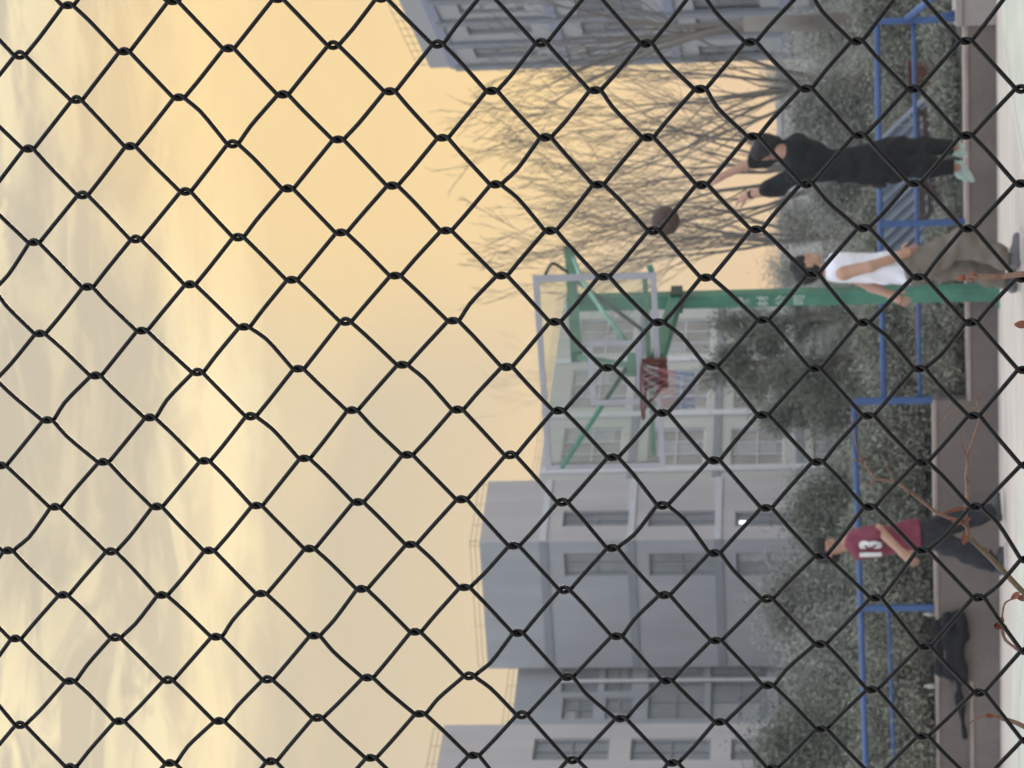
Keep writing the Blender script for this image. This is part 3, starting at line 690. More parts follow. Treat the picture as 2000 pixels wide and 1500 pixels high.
def window(parent, q, d, n, h, mull=2, bars=0, rnd=None, fm='whitetrim', blind=.5):
    a, b_, c, e = h; mb = MB(); fw_ = .07; ax = (d, n, UP)
    cen = lambda t, z, bk: q(t, z, bk)
    for z in (c + fw_ / 2, e - fw_ / 2): mb.box(cen((a + b_) / 2, z, .12), (b_ - a, .06, fw_), ax)
    for k in range(mull + 1):
        t = a + fw_ / 2 + (b_ - a - fw_) * k / mull; mb.box(cen(t, (c + e) / 2, .12), (fw_, .058, e - c - 2 * fw_), ax)
    for k in range(bars):
        z = c + (e - c) * (k + 1) / (bars + 1); mb.box(cen((a + b_) / 2, z, .121), (b_ - a - .02, .05, fw_ * .8), ax)
    w_ = mb.build('window', M[fm], parent)
    mb = MB(); mb.add([q(a, c, .15), q(b_, c, .15), q(b_, e, .15), q(a, e, .15)], [(0, 1, 2, 3)]); mb.build('pane', M['roomdark'], w_)
    if rnd and rnd.random() < blind:
        k = rnd.randrange(mull); t0 = a + (b_ - a) * k / mull + .08; t1 = a + (b_ - a) * (k + 1) / mull - .04; zt = e - .1; zb = c + .1 + (e - c) * rnd.choice((.1, .3, .5))
        mb = MB(); mb.add([q(t0, zb, .142), q(t1, zb, .142), q(t1, zt, .142), q(t0, zt, .142)], [(0, 1, 2, 3)]); mb.build('blind', M['blind'], w_)
    return w_
def face_holes(p0, p1, boxes, zmin=0.3):
    """window openings given by the picture's boxes (x0, x1, y0, y1), laid on the wall p0->p1"""
    d = Vector((p1.x - p0.x, p1.y - p0.y, 0)); L = d.length; d.normalize(); n = Vector((d.y, -d.x, 0)); out = []
    for (x0, x1, y0, y1) in boxes:
        pts = []
        for x, y in ((x0, (y0 + y1) / 2), (x1, (y0 + y1) / 2), ((x0 + x1) / 2, y0), ((x0 + x1) / 2, y1)):
            r_ = ray(x, y); s = (p0 - CAM).dot(n) / r_.dot(n); pts.append(CAM + r_ * s)
        za, zb = sorted((pts[0].z, pts[1].z)); ta, tb = sorted(((pts[2] - p0).dot(d), (pts[3] - p0).dot(d)))
        out.append((max(.05, ta), min(L - .05, tb), za, zb))
    return out
def roof_rail(parent, p0, p1, z, h=.7, step=1.1):
    h = h * .55
    d = Vector((p1.x - p0.x, p1.y - p0.y, 0)); L = d.length; d.normalize(); n = Vector((d.y, -d.x, 0)); mb = MB(); c = Vector((p0.x, p0.y, z)) - n * .15
    k = int(L / step)
    for i in range(k + 1): mb.tube([c + d * (L * i / max(1, k)), c + d * (L * i / max(1, k)) + UP * h], .013, 5)
    for zz in (h, h * .5): mb.tube([c + UP * zz, c + d * L + UP * zz], .014, 5)
    mb.build('roof_railing', M['roofrail'], parent)
def closed(mb, pts, z0, z1):                                      # remaining walls and the flat roof
    n = len(pts)
    for i in range(1, n - 1) if False else []: pass
    mb.add([Vector((p.x, p.y, z1)) for p in pts], [tuple(range(n))])
FL = 3.3
rb = random.Random(5)

# wing with the corner (middle left)
c0 = P(935, 441, 0) if False else None
D1 = 98.0
k1 = P(936, 1060, D1); HT1 = k1.z
kr1 = P(955, 940, 101.2); kl1 = P(948, 1306, 99.8)
pA, pB, pC = Vector((kl1.x, kl1.y, 0)), Vector((k1.x, k1.y, 0)), Vector((kr1.x, kr1.y, 0))
bk = Vector((-.84, .55, 0)) * 16
b1 = empty('school_building', pB, 'grey four storey building wing with a corner turned towards the court', 'building')
mb = MB()
colx = [(1100, 1232), (1266, 1400), (1436, 1566), (1604, 1700)]
h_r = face_holes(pB, pC, [(a, b_, 997, 1027) for a, b_ in colx])
d, n, q = facade_wall(mb, pB, pC, 0, HT1, h_r)
closed(mb, [pA, pB, pC, pA + (pC - pB)], 0, HT1)
pD = pA + (pC - pB); mb.add([pC, pD, pD + UP * HT1, pC + UP * HT1], [(0, 1, 2, 3)])
mb.build('side_wall', M['wall_warm_lit'], b1)  # paler warm tone: the sky glow on this face is put into its colour
for h in h_r: window(b1, q, d, n, h, 2, 1, rb, 'greytrim', .3)
roof_rail(b1, pB, pC, HT1)
mb = MB(); h_l = face_holes(pA, pB, [(a + 2, b_ - 4, 1080, 1124) for a, b_ in colx])
d, n, q = facade_wall(mb, pA, pB, 0, HT1, h_l)
mb.add([pD, pA, pA + UP * HT1, pD + UP * HT1], [(0, 1, 2, 3)])
mb.build('front_wall', M['wall_blue_shaded'], b1)  # same paint as the side wall, its shade put into a darker cool colour
for h in h_l: window(b1, q, d, n, h, 2, 1, rb, 'greytrim', .5)
LA = (pB - pA).length
for xb in (1066, 1236, 1406, 1575):                               # string courses at the floors
    zz = (CAM + ray(xb, 1180) * (D1 + .6) / ray(xb, 1180).y).z
    mb = MB(); mb.box(q(LA / 2, zz, -.02), (LA - .04, .05, .32), (d, n, UP)); mb.build('string_course', M['greytrim'], b1)
    d2 = (pC - pB).normalized(); mb = MB(); n2 = Vector((d2.y, -d2.x, 0)); cc = (pB + pC) / 2; mb.box(Vector((cc.x, cc.y, zz)) + n2 * .02, ((pC - pB).length - .04, .05, .25), (d2, n2, UP)); mb.build('string_course', M['whitetrim'], b1)
roof_rail(b1, pA, pB, HT1, .7, 1.6)
# recessed glazed wing between the two corners
D2 = 99.0
ga, gb = P(1010, 1300, 100.6), P(992, 1440, 97.2)
gA, gB = Vector((gb.x, gb.y, 0)), Vector((ga.x, ga.y, 0)); HT2 = P(1004, 1350, 98.9).z
b2 = empty('school_building', gA, 'recessed glazed building wing with a white pipe between two taller wings', 'building')
mb = MB(); bx2 = [(1058, 1092, 1292, 1352), (1098, 1170, 1296, 1352), (1182, 1236, 1292, 1350), (1098, 1160, 1362, 1404), (1182, 1236, 1362, 1404),
                  (1266, 1376, 1286, 1324), (1266, 1376, 1330, 1404), (1388, 1500, 1286, 1324), (1388, 1500, 1330, 1404), (1520, 1600, 1286, 1404)]
h2 = face_holes(gA, gB, bx2[1:])
d, n, q = facade_wall(mb, gA, gB, 0, HT2, h2)
closed(mb, [gA, gB, gB + bk, gA + bk], 0, HT2); mb.build('front_wall', M['wall_blue_shaded'], b2)
for h in h2: window(b2, q, d, n, h, max(2, int((h[1] - h[0]) / 1.0)), 1, rb, 'greytrim', .4)
mb = MB(); x0 = P(1090, 1281, 98.9); t0 = (Vector((x0.x, x0.y, 0)) - gA).dot(d); mb.tube([q(min(t0, (gB - gA).length - .25), 0.2, -.12), q(min(t0, (gB - gA).length - .25), x0.z, -.12)], .07, 8); mb.build('drain_pipe', M['whitetrim'], b2)
roof_rail(b2, gA, gB, HT2, .7, .9)
# nearest wing at the left edge
D3 = 86.0
la, lb_ = P(868, 1416, 88.0), P(838, 1560, 84.5)
lA, lB = Vector((lb_.x, lb_.y, 0)), Vector((la.x, la.y, 0)); dd_ = (lA - lB); lA = lB + dd_ * 2.2; HT3 = P(868, 1416, 88.0).z
b3 = empty('school_building', lB, 'pale building wing with a roof rail, cut off by the bottom edge of the photo', 'building')
mb = MB(); h3 = face_holes(lA, lB, [(x0, x1, y0, y1) for (x0, x1) in ((1042, 1190), (1232, 1388), (1428, 1580)) for (y0, y1) in ((1442, 1484), (1512, 1552), (1582, 1622))])
d, n, q = facade_wall(mb, lA, lB, 0, HT3, h3)
closed(mb, [lA, lB, lB + bk * .8, lA + bk * .8], 0, HT3)
mb.add([Vector((lB.x, lB.y, 0)), lB + bk * .8, lB + bk * .8 + UP * HT3, Vector((lB.x, lB.y, HT3))], [(0, 1, 2, 3)])
mb.build('front_wall', M['wall_warm_lit'], b3)
for h in h3: window(b3, q, d, n, h, 2, 1, rb, 'greytrim', .8)
roof_rail(b3, lA, lB, HT3, .7, .9)
# long building behind the hoop
ma, mbp = P(1050, 944, 118.0), P(1113, 560, 134.0)
mA = Vector((ma.x, ma.y, 0)); mB_ = Vector((mbp.x, mbp.y, 0)); mdir = mB_ - mA
m0, m1 = mA - mdir * .12, mA + mdir * .955; HTM = ma.z
b4 = empty('school_building', mA, 'long pale school building receding behind the basketball backboard', 'building')
mb = MB(); bx = []
for fl, (xa, xb_) in enumerate(((1088, 1206), (1258, 1372), (1424, 1530), (1588, 1680))):
    for wi, (ya, yb) in enumerate(((836, 908), (722, 796), (622, 690))):
        s = 1 + .0; hy = (ya + yb) / 2; sc = (1050 + (944 - hy) * .163); f_ = (1584 - sc) / 534
        bx.append((1584 - (1584 - xa) * f_, 1584 - (1584 - xb_) * f_, ya, yb))
h4 = face_holes(m0, m1, bx)
d, n, q = facade_wall(mb, m0, m1, 0, HTM, h4)
closed(mb, [m0, m1, m1 + Vector((-.8, .55, 0)) * 14, m0 + Vector((-.8, .55, 0)) * 14], 0, HTM); mb.build('front_wall', M['wall_pale'], b4)
for h in h4: window(b4, q, d, n, h, 3, 1, rb, blind=.85)
mb = MB(); LM = (m1 - m0).length
for xb in (1232, 1398, 1562):
    r_ = ray(xb, 920); zz = (CAM + r_ * ((m0 - CAM).dot(n) / r_.dot(n))).z; mb.box(q(LM / 2, zz, -.03), (LM - .04, .07, .35), (d, n, UP))
mb.build('string_course', M['greytrim'], b4)
for yy in (920, 812, 706, 600):
    r_ = ray(1200, yy); t_ = ((CAM + r_ * ((m0 - CAM).dot(n) / r_.dot(n))) - m0).dot(d)
    mb = MB(); mb.box(q(t_, HTM / 2, -.05), (.42, .12, HTM - .1), (d, n, UP)); mb.build('pilaster', M['whitetrim'], b4)
roof_rail(b4, m0, m1, HTM, .6, 1.5)
# low pale building far behind the bare trees
qa, qb = P(1528, 600, 120), P(1514, 105, 112)
qA, qB = Vector((qa.x, qa.y, 0)), Vector((qb.x, qb.y, 0)); HTQ = qa.z
b6 = empty('low_building', qA, 'low pale building glimpsed between the branches behind the jumping player', 'building')
mb = MB(); h6 = face_holes(qA, qB, [(1548, 1580, y, y + 34) for y in range(140, 580, 62)])
d, n, q = facade_wall(mb, qA, qB, 0, HTQ, h6, .12); closed(mb, [qA, qB, qB + Vector((0, 9, 0)), qA + Vector((0, 9, 0))], 0, HTQ); mb.build('front_wall', M['wall_low'], b6)
for h in h6: window(b6, q, d, n, h, 2, 0, rb, blind=.9)
mb = MB(); mb.box(q((qB - qA).length / 2, HTQ - .1, -.06), ((qB - qA).length - .02, .14, .22), (d, n, UP)); mb.build('eave', M['whitetrim'], b6)
# building on the right, seen along its front
ra, rbp = P(840, 133, 107.0), P(775, 0, 98.9)
rA, rB = Vector((ra.x, ra.y, 0)), Vector((rbp.x, rbp.y, 0)); rd = rB - rA; rB = rA + rd * 3.2; HTR = ra.z
b5 = empty('grey_building', rA, 'grey building with blue trim, cut off by the top edge of the photo', 'building')
mb = MB(); bx = []
for fl, xt in enumerate((925, 1145, 1365, 1580)):
    for (ya, yb, up) in ((88, 112, 1),):
        bx.append((xt, xt + 125, ya, yb))
    for (ya, yb) in ((34, 66), (-6, 26), (-60, -22), (-110, -74)):
        k = (112 - yb) / 133 * .075 + 1
        bx.append((1584 - (1584 - xt) * (1 + (88 - (ya + yb) / 2) / 133 * .086), 1584 - (1584 - xt - 125) * (1 + (88 - (ya + yb) / 2) / 133 * .086), ya, yb))
h5 = face_holes(rA, rB, bx)
d, n, q = facade_wall(mb, rA, rB, 0, HTR, h5)
back5 = Vector((rA.x + 30, rA.y + 6, 0)); closed(mb, [rA, rB, rB + (back5 - rA), back5], 0, HTR)
mb.add([back5, rA, rA + UP * HTR, back5 + UP * HTR], [(0, 1, 2, 3)])
mb.build('front_wall', M['wall_far'], b5)
for h in h5: window(b5, q, d, n, h, 2, 2, rb, 'greytrim', .5)
LR = (rB - rA).length; r5 = random.Random(2)
for xt in (875, 1095, 1315, 1530):
    r_ = ray(xt + 6, 110); zz = (CAM + r_ * ((rA - CAM).dot(n) / r_.dot(n))).z
    mb = MB(); mb.box(q(LR / 2, zz, -.04), (LR - .06, .1, .42), (d, n, UP)); mb.build('blue_band', M['bluetrim'], b5)
for yy in (118, 74, 30, -14, -66):
    r_ = ray(1200, yy); t_ = ((CAM + r_ * ((rA - CAM).dot(n) / r_.dot(n))) - rA).dot(d)
    mb = MB(); mb.box(q(t_, HTR / 2 - .5, -.07), (.5, .16, HTR - 1.2), (d, n, UP)); mb.build('pilaster', M['greytrim'], b5)
roof_rail(b5, rA, rB, HTR, 1.0, .9)
# a lit strip lamp behind one window of the corner wing
lp = P(1451, 1021, 100.0)
# (placed in the window's plane, just in front of its glass)
n2 = Vector(((pC - pB).normalized().y, -(pC - pB).normalized().x, 0)); r_ = ray(1451, 1020); lp = CAM + r_ * (((pB - n2 * .10) - CAM).dot(n2) / r_.dot(n2))
mb = MB(); mb.tube([lp + UP * -.13, lp + UP * .13], .06, 8); o = mb.build('window_lamp', M['lamp'], origin=lp); tag(o, 'small bright lamp shining in a window of the corner wing', 'lamp')

# ------------------------------------------------------------------ bare trees
def bare_tree(base, height, spread, seed, lean=(0, 0), limbs=6, label='', split=.18, r0=.11, twigs=1.0, group='bare trees behind the court', maxlev=3):
    rg = random.Random(seed); tree = empty('bare_tree', base, label, 'tree', group)
    base = Vector(base); tr = MB(); br_ = MB()
    top = base + Vector((lean[0] * .15 * height, lean[1] * .1 * height, height * split))
    tr.tube([base - UP * .1, base + UP * .15, base.lerp(top, .5) + Vector((rg.uniform(-.05, .05), 0, 0)), top], [r0 * 1.5, r0 * 1.1, r0, r0 * .92], 10)
    tr.build('trunk', M['bark'], tree, True)
    def grow(p, d, L, r_, lev):
        k = {0: 9, 1: 6, 2: 5, 3: 3, 4: 3}[lev]; pts = [p]; rr = [r_]
        for i in range(k):
            t = (i + 1) / k
            d = (d + Vector((rg.gauss(0, .10), rg.gauss(0, .10), rg.gauss(.05, .05)))).normalized()
            p = p + d * (L / k); pts.append(p); rr.append(max(.0036, r_ * (1 - .9 * t) ** 1.1))
            if lev < maxlev and i >= (1 if lev == 0 else 0):
                for _ in range(1 if rg.random() < {0: .95, 1: .92, 2: .85}[lev] * twigs else 0):
                    a = rg.uniform(0, 6.283); side = d.orthogonal().normalized(); side = Quaternion(d, a) @ side
                    ang = rg.uniform(.28, .62); nd = (d * math.cos(ang) + side * math.sin(ang)); nd = (nd + UP * .18).normalized()
                    grow(p, nd, L * rg.uniform(.36, .60) * (1.12 - .45 * t), max(.0036, rr[-1] * .62), lev + 1)
        br_.tube(pts, rr, (6, 5, 4, 3, 3)[lev], False)
    for i in range(limbs):
        a = 2 * math.pi * (i + rg.uniform(-.3, .3)) / limbs; tilt = spread * rg.uniform(.45, 1.1)
        d = Vector((math.cos(a) * math.sin(tilt) + lean[0], math.sin(a) * math.sin(tilt) + lean[1], math.cos(tilt))).normalized()
        grow(top - UP * rg.uniform(0, height * .04), d, height * (1 - split) * rg.uniform(.74, .96), r0 * .5, 0)
    br_.build('crown', M['bark'], tree, True)
def gz(D, left): return (ZU if left else ZL) + .03 + min(.4, (D - 22) * .012)
def tree_at(y, D, vtop, **kw):
    b_ = P(1700, y, D); z = gz(D, y > 760); t = P(vtop, y, D).z
    bare_tree((b_.x, b_.y, z), t - z, **kw)
tree_at(34, 33, 880, spread=.20, seed=4, lean=(-.03, 0), limbs=4, r0=.11, split=.34, twigs=.72, label='tall bare tree with a straight trunk in front of the blue trimmed building')
tree_at(150, 38, 960, twigs=.86, spread=.36, seed=9, lean=(-.06, 0), limbs=6, r0=.075, split=.10, label='bare tree fanning up between the blue trimmed building and the jumping player')
tree_at(330, 41, 1030, twigs=.9, spread=.40, seed=15, lean=(-.04, 0), limbs=7, r0=.075, split=.10, label='bare bushy tree standing straight behind the jumping player')
tree_at(470, 44, 1055, twigs=.9, spread=.28, seed=23, lean=(.07, 0), limbs=5, r0=.075, split=.12, label='bare tree with fine twigs behind the head of the player in white')
b_ = P(1700, 700, 150); bare_tree((b_.x, b_.y, 1), P(1032, 700, 150).z - 1, .35, 31, (0, 0), 6, 'faint bare treetop showing above the roof behind the backboard', .2, .2, .85)

# ------------------------------------------------------------------ evergreens and bushes
def leafy(name, base, height, rad, seed, material, label, cat, group, n=260, prof='cone', leaf=.055, tuft=.20, per=26, trunk=.06, droop=.0):
    rg = np.random.RandomState(seed); t = empty(name, base, label, cat, group); base = Vector(base)
    mb = MB(); mb.tube([base - UP * .1, base + UP * height * .4, base + UP * height * .92], [trunk, trunk * .7, trunk * .2], 8)
    cents = []
    for i in range(n):
        h = rg.rand() ** .85
        if prof == 'cone': rr = rad * (1 - h) ** .75 + .05
        elif prof == 'dome': rr = rad * math.sqrt(max(.03, 1 - h * h))
        elif prof == 'round': rr = rad * math.sqrt(max(.02, 1 - (2 * h - 1) ** 2))
        else: rr = rad * (.55 + .45 * math.sin(h * 9 + seed)) * (1 - h * .45)
        a = rg.rand() * 6.283; r_ = rr * (rg.rand() ** .45) * (1 + .22 * math.sin(3 * a + seed) + .15 * math.sin(7 * a + 5 * h))
        z = height * (.06 + .92 * h); cents.append((r_ * math.cos(a), r_ * math.sin(a), z - droop * r_))
        if i % 6 == 0 and r_ > .15:
            mb.tube([base + UP * max(.1, z * .8), base + Vector(cents[-1])], [trunk * .22, .006], 4, False)
    mb.build('trunk', M['bark'], t, True)
    C = np.array(cents); leaf = leaf * .30; per = int(per * 4.6); K = n * per
    c = np.repeat(C, per, 0) + rg.randn(K, 3) * tuft * np.array([1, 1, .75]) * rg.uniform(.5, 1.2, (n,)).repeat(per)[:, None]
    u = rg.randn(K, 3); u /= np.linalg.norm(u, axis=1)[:, None]; v = np.cross(u, rg.randn(K, 3)); v /= np.linalg.norm(v, axis=1)[:, None]
    s = leaf * rg.uniform(.6, 1.5, (K, 1)); L = u * s * 1.9; Wd = v * s * .42
    V = np.stack([c - L, c + Wd, c + L, c - Wd], 1).reshape(-1, 3) + np.array(base)
    Fs = np.arange(K * 4).reshape(K, 4)
    link_mesh('crown', V, Fs, material, t)
def pine(base, height, rad, seed, label, n=34, trunk=.08):
    rg = np.random.RandomState(seed); t = empty('pine_tree', base, label, 'tree', E); base = Vector(base)
    mb = MB(); mb.tube([base - UP * .1, base + UP * height * .4 + Vector((.08, 0, 0)), base + UP * height * .95], [trunk, trunk * .7, trunk * .25], 8); cents = []
    for i in range(n):
        h = .12 + .84 * (i + rg.rand() * .8) / n; a = rg.rand() * 6.283; L = rad * (1.05 - .75 * h) * rg.uniform(.55, 1.25); p = base + UP * height * h
        d = Vector((math.cos(a), math.sin(a), rg.uniform(.15, .7))); pts = [p]
        for k in range(5):
            d = (d + Vector((rg.randn() * .15, rg.randn() * .15, .10))).normalized(); pts.append(pts[-1] + d * L / 5)
            if k >= 1:
                for _ in range(2):
                    sd = Vector((rg.randn(), rg.randn(), rg.randn() * .6)) * L * .13; q_ = pts[-1] + sd; cents.append(tuple(q_)); mb.tube([pts[-1], q_], [.008, .004], 4, False)
        mb.tube(pts, [trunk * .3, trunk * .22, .014, .011, .008, .005], 5, False)
    mb.build('trunk', M['bark'], t, True); C = np.array(cents); per = 95; K = len(C) * per
    c = np.repeat(C, per, 0) + rg.randn(K, 3) * .085 * rg.uniform(.6, 1.4, (len(C),)).repeat(per)[:, None]
    u = c - np.repeat(C, per, 0) + np.array([0, 0, .05]); u /= np.linalg.norm(u, axis=1)[:, None]; v = np.cross(u, rg.randn(K, 3)); v /= np.linalg.norm(v, axis=1)[:, None]
    s = rg.uniform(.6, 1.4, (K, 1)); L = u * s * .038; Wd = v * s * .006
    V = np.stack([c - L, c + Wd, c + L, c - Wd], 1).reshape(-1, 3)
    link_mesh('crown', V, np.arange(K * 4).reshape(K, 4), M['needle'], t)
def leafy_at(name, y, D, vtop, wpx, seed, material, label, cat='bush', group='evergreen bushes behind the railing', **kw):
    b_ = P(1800, y, D); z = gz(D, y > 760); t = P(vtop, y, D).z
    leafy(name, (b_.x, b_.y, z), t - z, wpx / 2 * D / F_PX, seed, material, label, cat, group, **kw)
E = 'evergreen trees behind the railing'
for (y, D, vt, wp, sd, n_, lb) in ((705, 33, 1395, 250, 1, 24, 'dark ragged pine tree below the hoop net, widest of the three pines'), (800, 36, 1490, 150, 2, 15, 'small dark pine between the widest pine and the corner wing of the school'), (625, 38, 1400, 150, 3, 15, 'thin dark pine half hidden by the green pole')):
    b_ = P(1800, y, D); pine((b_.x, b_.y, gz(D, False)), P(vt, y, D).z - gz(D, False), wp / 2 * D / F_PX, sd, lb, n_)
leafy_at('evergreen_tree', 1000, 33, 1565, 210, 3, M['needle'], 'feathery evergreen behind the long bare twig and the maroon player', 'tree', E, n=260, prof='cone', tuft=.22, per=30, droop=.15)
leafy_at('evergreen_tree', 1180, 36, 1512, 260, 4, M['needle_grey'], 'greyish feathery evergreen behind the back of the player in maroon', 'tree', E, n=330, prof='cone', tuft=.24, per=30, droop=.1)
leafy_at('evergreen_tree', 1330, 34, 1560, 240, 5, M['needle_grey'], 'wide greyish evergreen behind the railing at the black jacket', 'tree', E, n=300, prof='round', tuft=.24, per=30)
leafy_at('evergreen_tree', 1475, 31, 1500, 300, 6, M['needle'], 'tall dark evergreen cut off by the bottom edge of the photo', 'tree', E, n=330, prof='cone', tuft=.24, per=30, droop=.1)
leafy_at('columnar_shrub', 225, 31, 1558, 165, 7, M['needle_grey'], 'smooth rounded grey green shrub at the back of the jumping player', 'shrub', None, n=300, prof='round', tuft=.13, per=34, leaf=.04)
leafy_at('columnar_shrub', 370, 32, 1600, 130, 17, M['needle_grey'], 'low grey green shrub between the jumping player and the player in white', 'shrub', None, n=170, prof='round', tuft=.15, per=30, leaf=.045)
for i, (y, D, vt, wp, lb) in enumerate(((655, 24.2, 1690, 190, 'loose bush beside the green pole, on the side of the pines'), (752, 23.9, 1725, 120, 'small bush beside the step in the railing, on the pole side'), (880, 24.0, 1690, 210, 'dense bush behind the long bare twig'),
                                     (1050, 24.3, 1676, 220, 'dense bush behind the player in maroon'), (1215, 24.0, 1700, 200, 'bush behind the railing post above the jacket'), (1370, 24.2, 1692, 220, 'bush behind the railing beyond the trailing sleeve of the jacket'),
                                     (1520, 24.0, 1684, 220, 'bush behind the railing, cut off by the bottom edge of the photo'), (505, 27, 1700, 150, 'low bush behind the player in white'), (95, 27, 1720, 170, 'low bush behind the rust coloured bin'), (20, 26, 1690, 150, 'low bush under the tall bare tree'), (430, 27.5, 1690, 120, 'low bush behind the railing post near the player in white'), (250, 27.5, 1735, 190, 'low bush behind the slanting tin sheet'), (585, 25.5, 1700, 110, 'bush half hidden by the green pole'))):
    leafy_at('bush', y, D, vt, wp, 40 + i, M['hedge'], lb, n=230, prof='dome', tuft=.12, per=26, leaf=.045, trunk=.03)

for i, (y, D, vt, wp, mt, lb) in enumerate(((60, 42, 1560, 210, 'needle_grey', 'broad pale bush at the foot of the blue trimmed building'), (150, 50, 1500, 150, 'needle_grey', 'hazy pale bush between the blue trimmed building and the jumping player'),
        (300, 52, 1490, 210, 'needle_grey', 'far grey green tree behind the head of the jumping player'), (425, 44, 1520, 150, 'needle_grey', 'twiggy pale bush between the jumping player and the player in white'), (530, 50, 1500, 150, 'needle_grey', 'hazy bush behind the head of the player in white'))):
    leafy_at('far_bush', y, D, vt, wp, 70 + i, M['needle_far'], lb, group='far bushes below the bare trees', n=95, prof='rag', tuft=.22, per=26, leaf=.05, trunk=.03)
for i, (y, D, vt, wp, lb) in enumerate(((60, 23.6, 1822, 150, 'knee high tuft of leaves at the stair pier end of the wall'), (195, 23.3, 1840, 110, 'knee high tuft beside the rust coloured bin'), (300, 23.6, 1850, 120, 'knee high tuft behind the shoes of the jumping player'), (470, 23.5, 1835, 130, 'knee high tuft behind the trousers of the player in white'), (610, 23.4, 1800, 140, 'knee high tuft right beside the foot of the green pole'), (720, 23.3, 1810, 120, 'knee high tuft at the step in the wall'))):
    leafy_at('low_plant', y, D, vt, wp, 90 + i, M['hedge'], lb, cat='plant', group='low plants on top of the wall', n=150, prof='dome', tuft=.08, per=26, leaf=.04, trunk=.015)

# ------------------------------------------------------------------ clutter behind the right railing
def G_at(y, D): p = P(1850, y, D); return Vector((p.x, p.y, ZL + .02))
st = G_at(330, 25); mb = MB(); V = []; nn = 60
for i in range(nn + 1):
    t = i / nn; x = -.9 + 1.8 * t; bump_ = .035 * math.cos(t * nn * math.pi * .5)
    V += [(st.x + x, st.y + .1 + bump_, st.z + .02), (st.x + x - .55, st.y + .55 + bump_, st.z + .64)]
mb.add(V, [(2 * i, 2 * i + 2, 2 * i + 3, 2 * i + 1) for i in range(nn)])
b0 = len(mb.v); mb.add([(p[0], p[1] + .012, p[2]) for p in V], [(2 * i + 1, 2 * i + 3, 2 * i + 2, 2 * i) for i in range(nn)])
tag(mb.build('corrugated_sheet', M['tin'], smooth=True, origin=st), 'slanting blue grey corrugated tin sheet leaning behind the blue railing', 'tin sheet')
for (y, D, sz, lb) in ((395, 24.3, (.34, .25, .30), 'slatted brown crate behind the railing post by the player in white'), (345, 24.5, (.30, .25, .26), 'slatted brown crate hidden behind the legs of the jumping player'), (250, 24.6, (.36, .25, .32), 'slatted dark crate between the rusty bin and the jumping player')):
    c = G_at(y, D); o = empty('crate', c, lb, 'crate', 'slatted crates behind the railing')
    mb = MB()
    for zz in np.linspace(.03, sz[2] - .03, 4): 
        for s in (-1, 1):
            mb.box(c + Vector((0, s * sz[1] / 2, zz)), (sz[0], .015, .045)); mb.box(c + Vector((s * sz[0] / 2, 0, zz)), (.015, sz[1] - .02, .045))
    mb.build('slats', M['crate'], o)
    mb = MB()
    for sx_ in (-1, 1):
        for sy_ in (-1, 1): mb.box(c + Vector((sx_ * (sz[0] / 2 - .03), sy_ * (sz[1] / 2 - .03), sz[2] / 2)), (.035, .035, sz[2]))
    mb.box(c + Vector((0, 0, .012)), (sz[0] - .05, sz[1] - .05, .015)); mb.build('corner_posts', M['crate'], o)
o = G_at(236, 24.6); ps = empty('bare_shrub', o, 'pale leafless sapling poking up behind the blue railing', 'shrub')
mb = MB(); D_ = 24.6
for pts in ([(1884, 232), (1850, 234), (1815, 238), (1795, 241), (1770, 244), (1735, 246)], [(1800, 240), (1785, 236), (1768, 222), (1752, 210)], [(1838, 236), (1830, 222), (1832, 205), (1846, 198), (1843, 170)], [(1884, 245), (1868, 258), (1850, 268)]):
    c = [Vector(p) for p in catmull([P(x, y, D_) for x, y in pts], 5)]; mb.tube(c, [.009 - .006 * i / (len(c) - 1) for i in range(len(c))], 6)
mb.build('stems', M['palebark'], ps, True)
c = G_at(143, 24.4); o = empty('rusty_bin', c, 'rust orange metal bin behind the blue railing', 'bin')
mb = MB(); mb.tube([c, c + UP * .02, c + UP * .36, c + UP * .37], [.10, .105, .13, .135], 20, False); mb.add([c + Vector((math.cos(t) * .1, math.sin(t) * .1, .005)) for t in np.linspace(0, 6.283, 20, endpoint=False)], [tuple(range(20))]); mb.build('body', M['bin'], o, True)
mb = MB(); mb.tube([c + UP * .37 + Vector((math.cos(t) * .135, math.sin(t) * .135, 0)) for t in np.linspace(0, 6.2832, 25)], .009, 6, False); mb.build('rim', M['crate'], o, True)

# ------------------------------------------------------------------ evening haze in the air
HZ = bpy.data.materials.new('haze_air'); HZ.use_nodes = True
hn_ = HZ.node_tree.nodes; hn_.remove(hn_['Principled BSDF'])
pv = hn_.new('ShaderNodeVolumePrincipled'); pv.inputs['Color'].default_value = (.90, .90, .93, 1); pv.inputs['Density'].default_value = .0009; pv.inputs['Anisotropy'].default_value = 0
HZ.node_tree.links.new(pv.outputs[0], hn_['Material Output'].inputs['Volume'])
mb = MB(); mb.box((0, 75, 14), (110, 170, 32))
tag(mb.build('haze', HZ), kind='stuff')

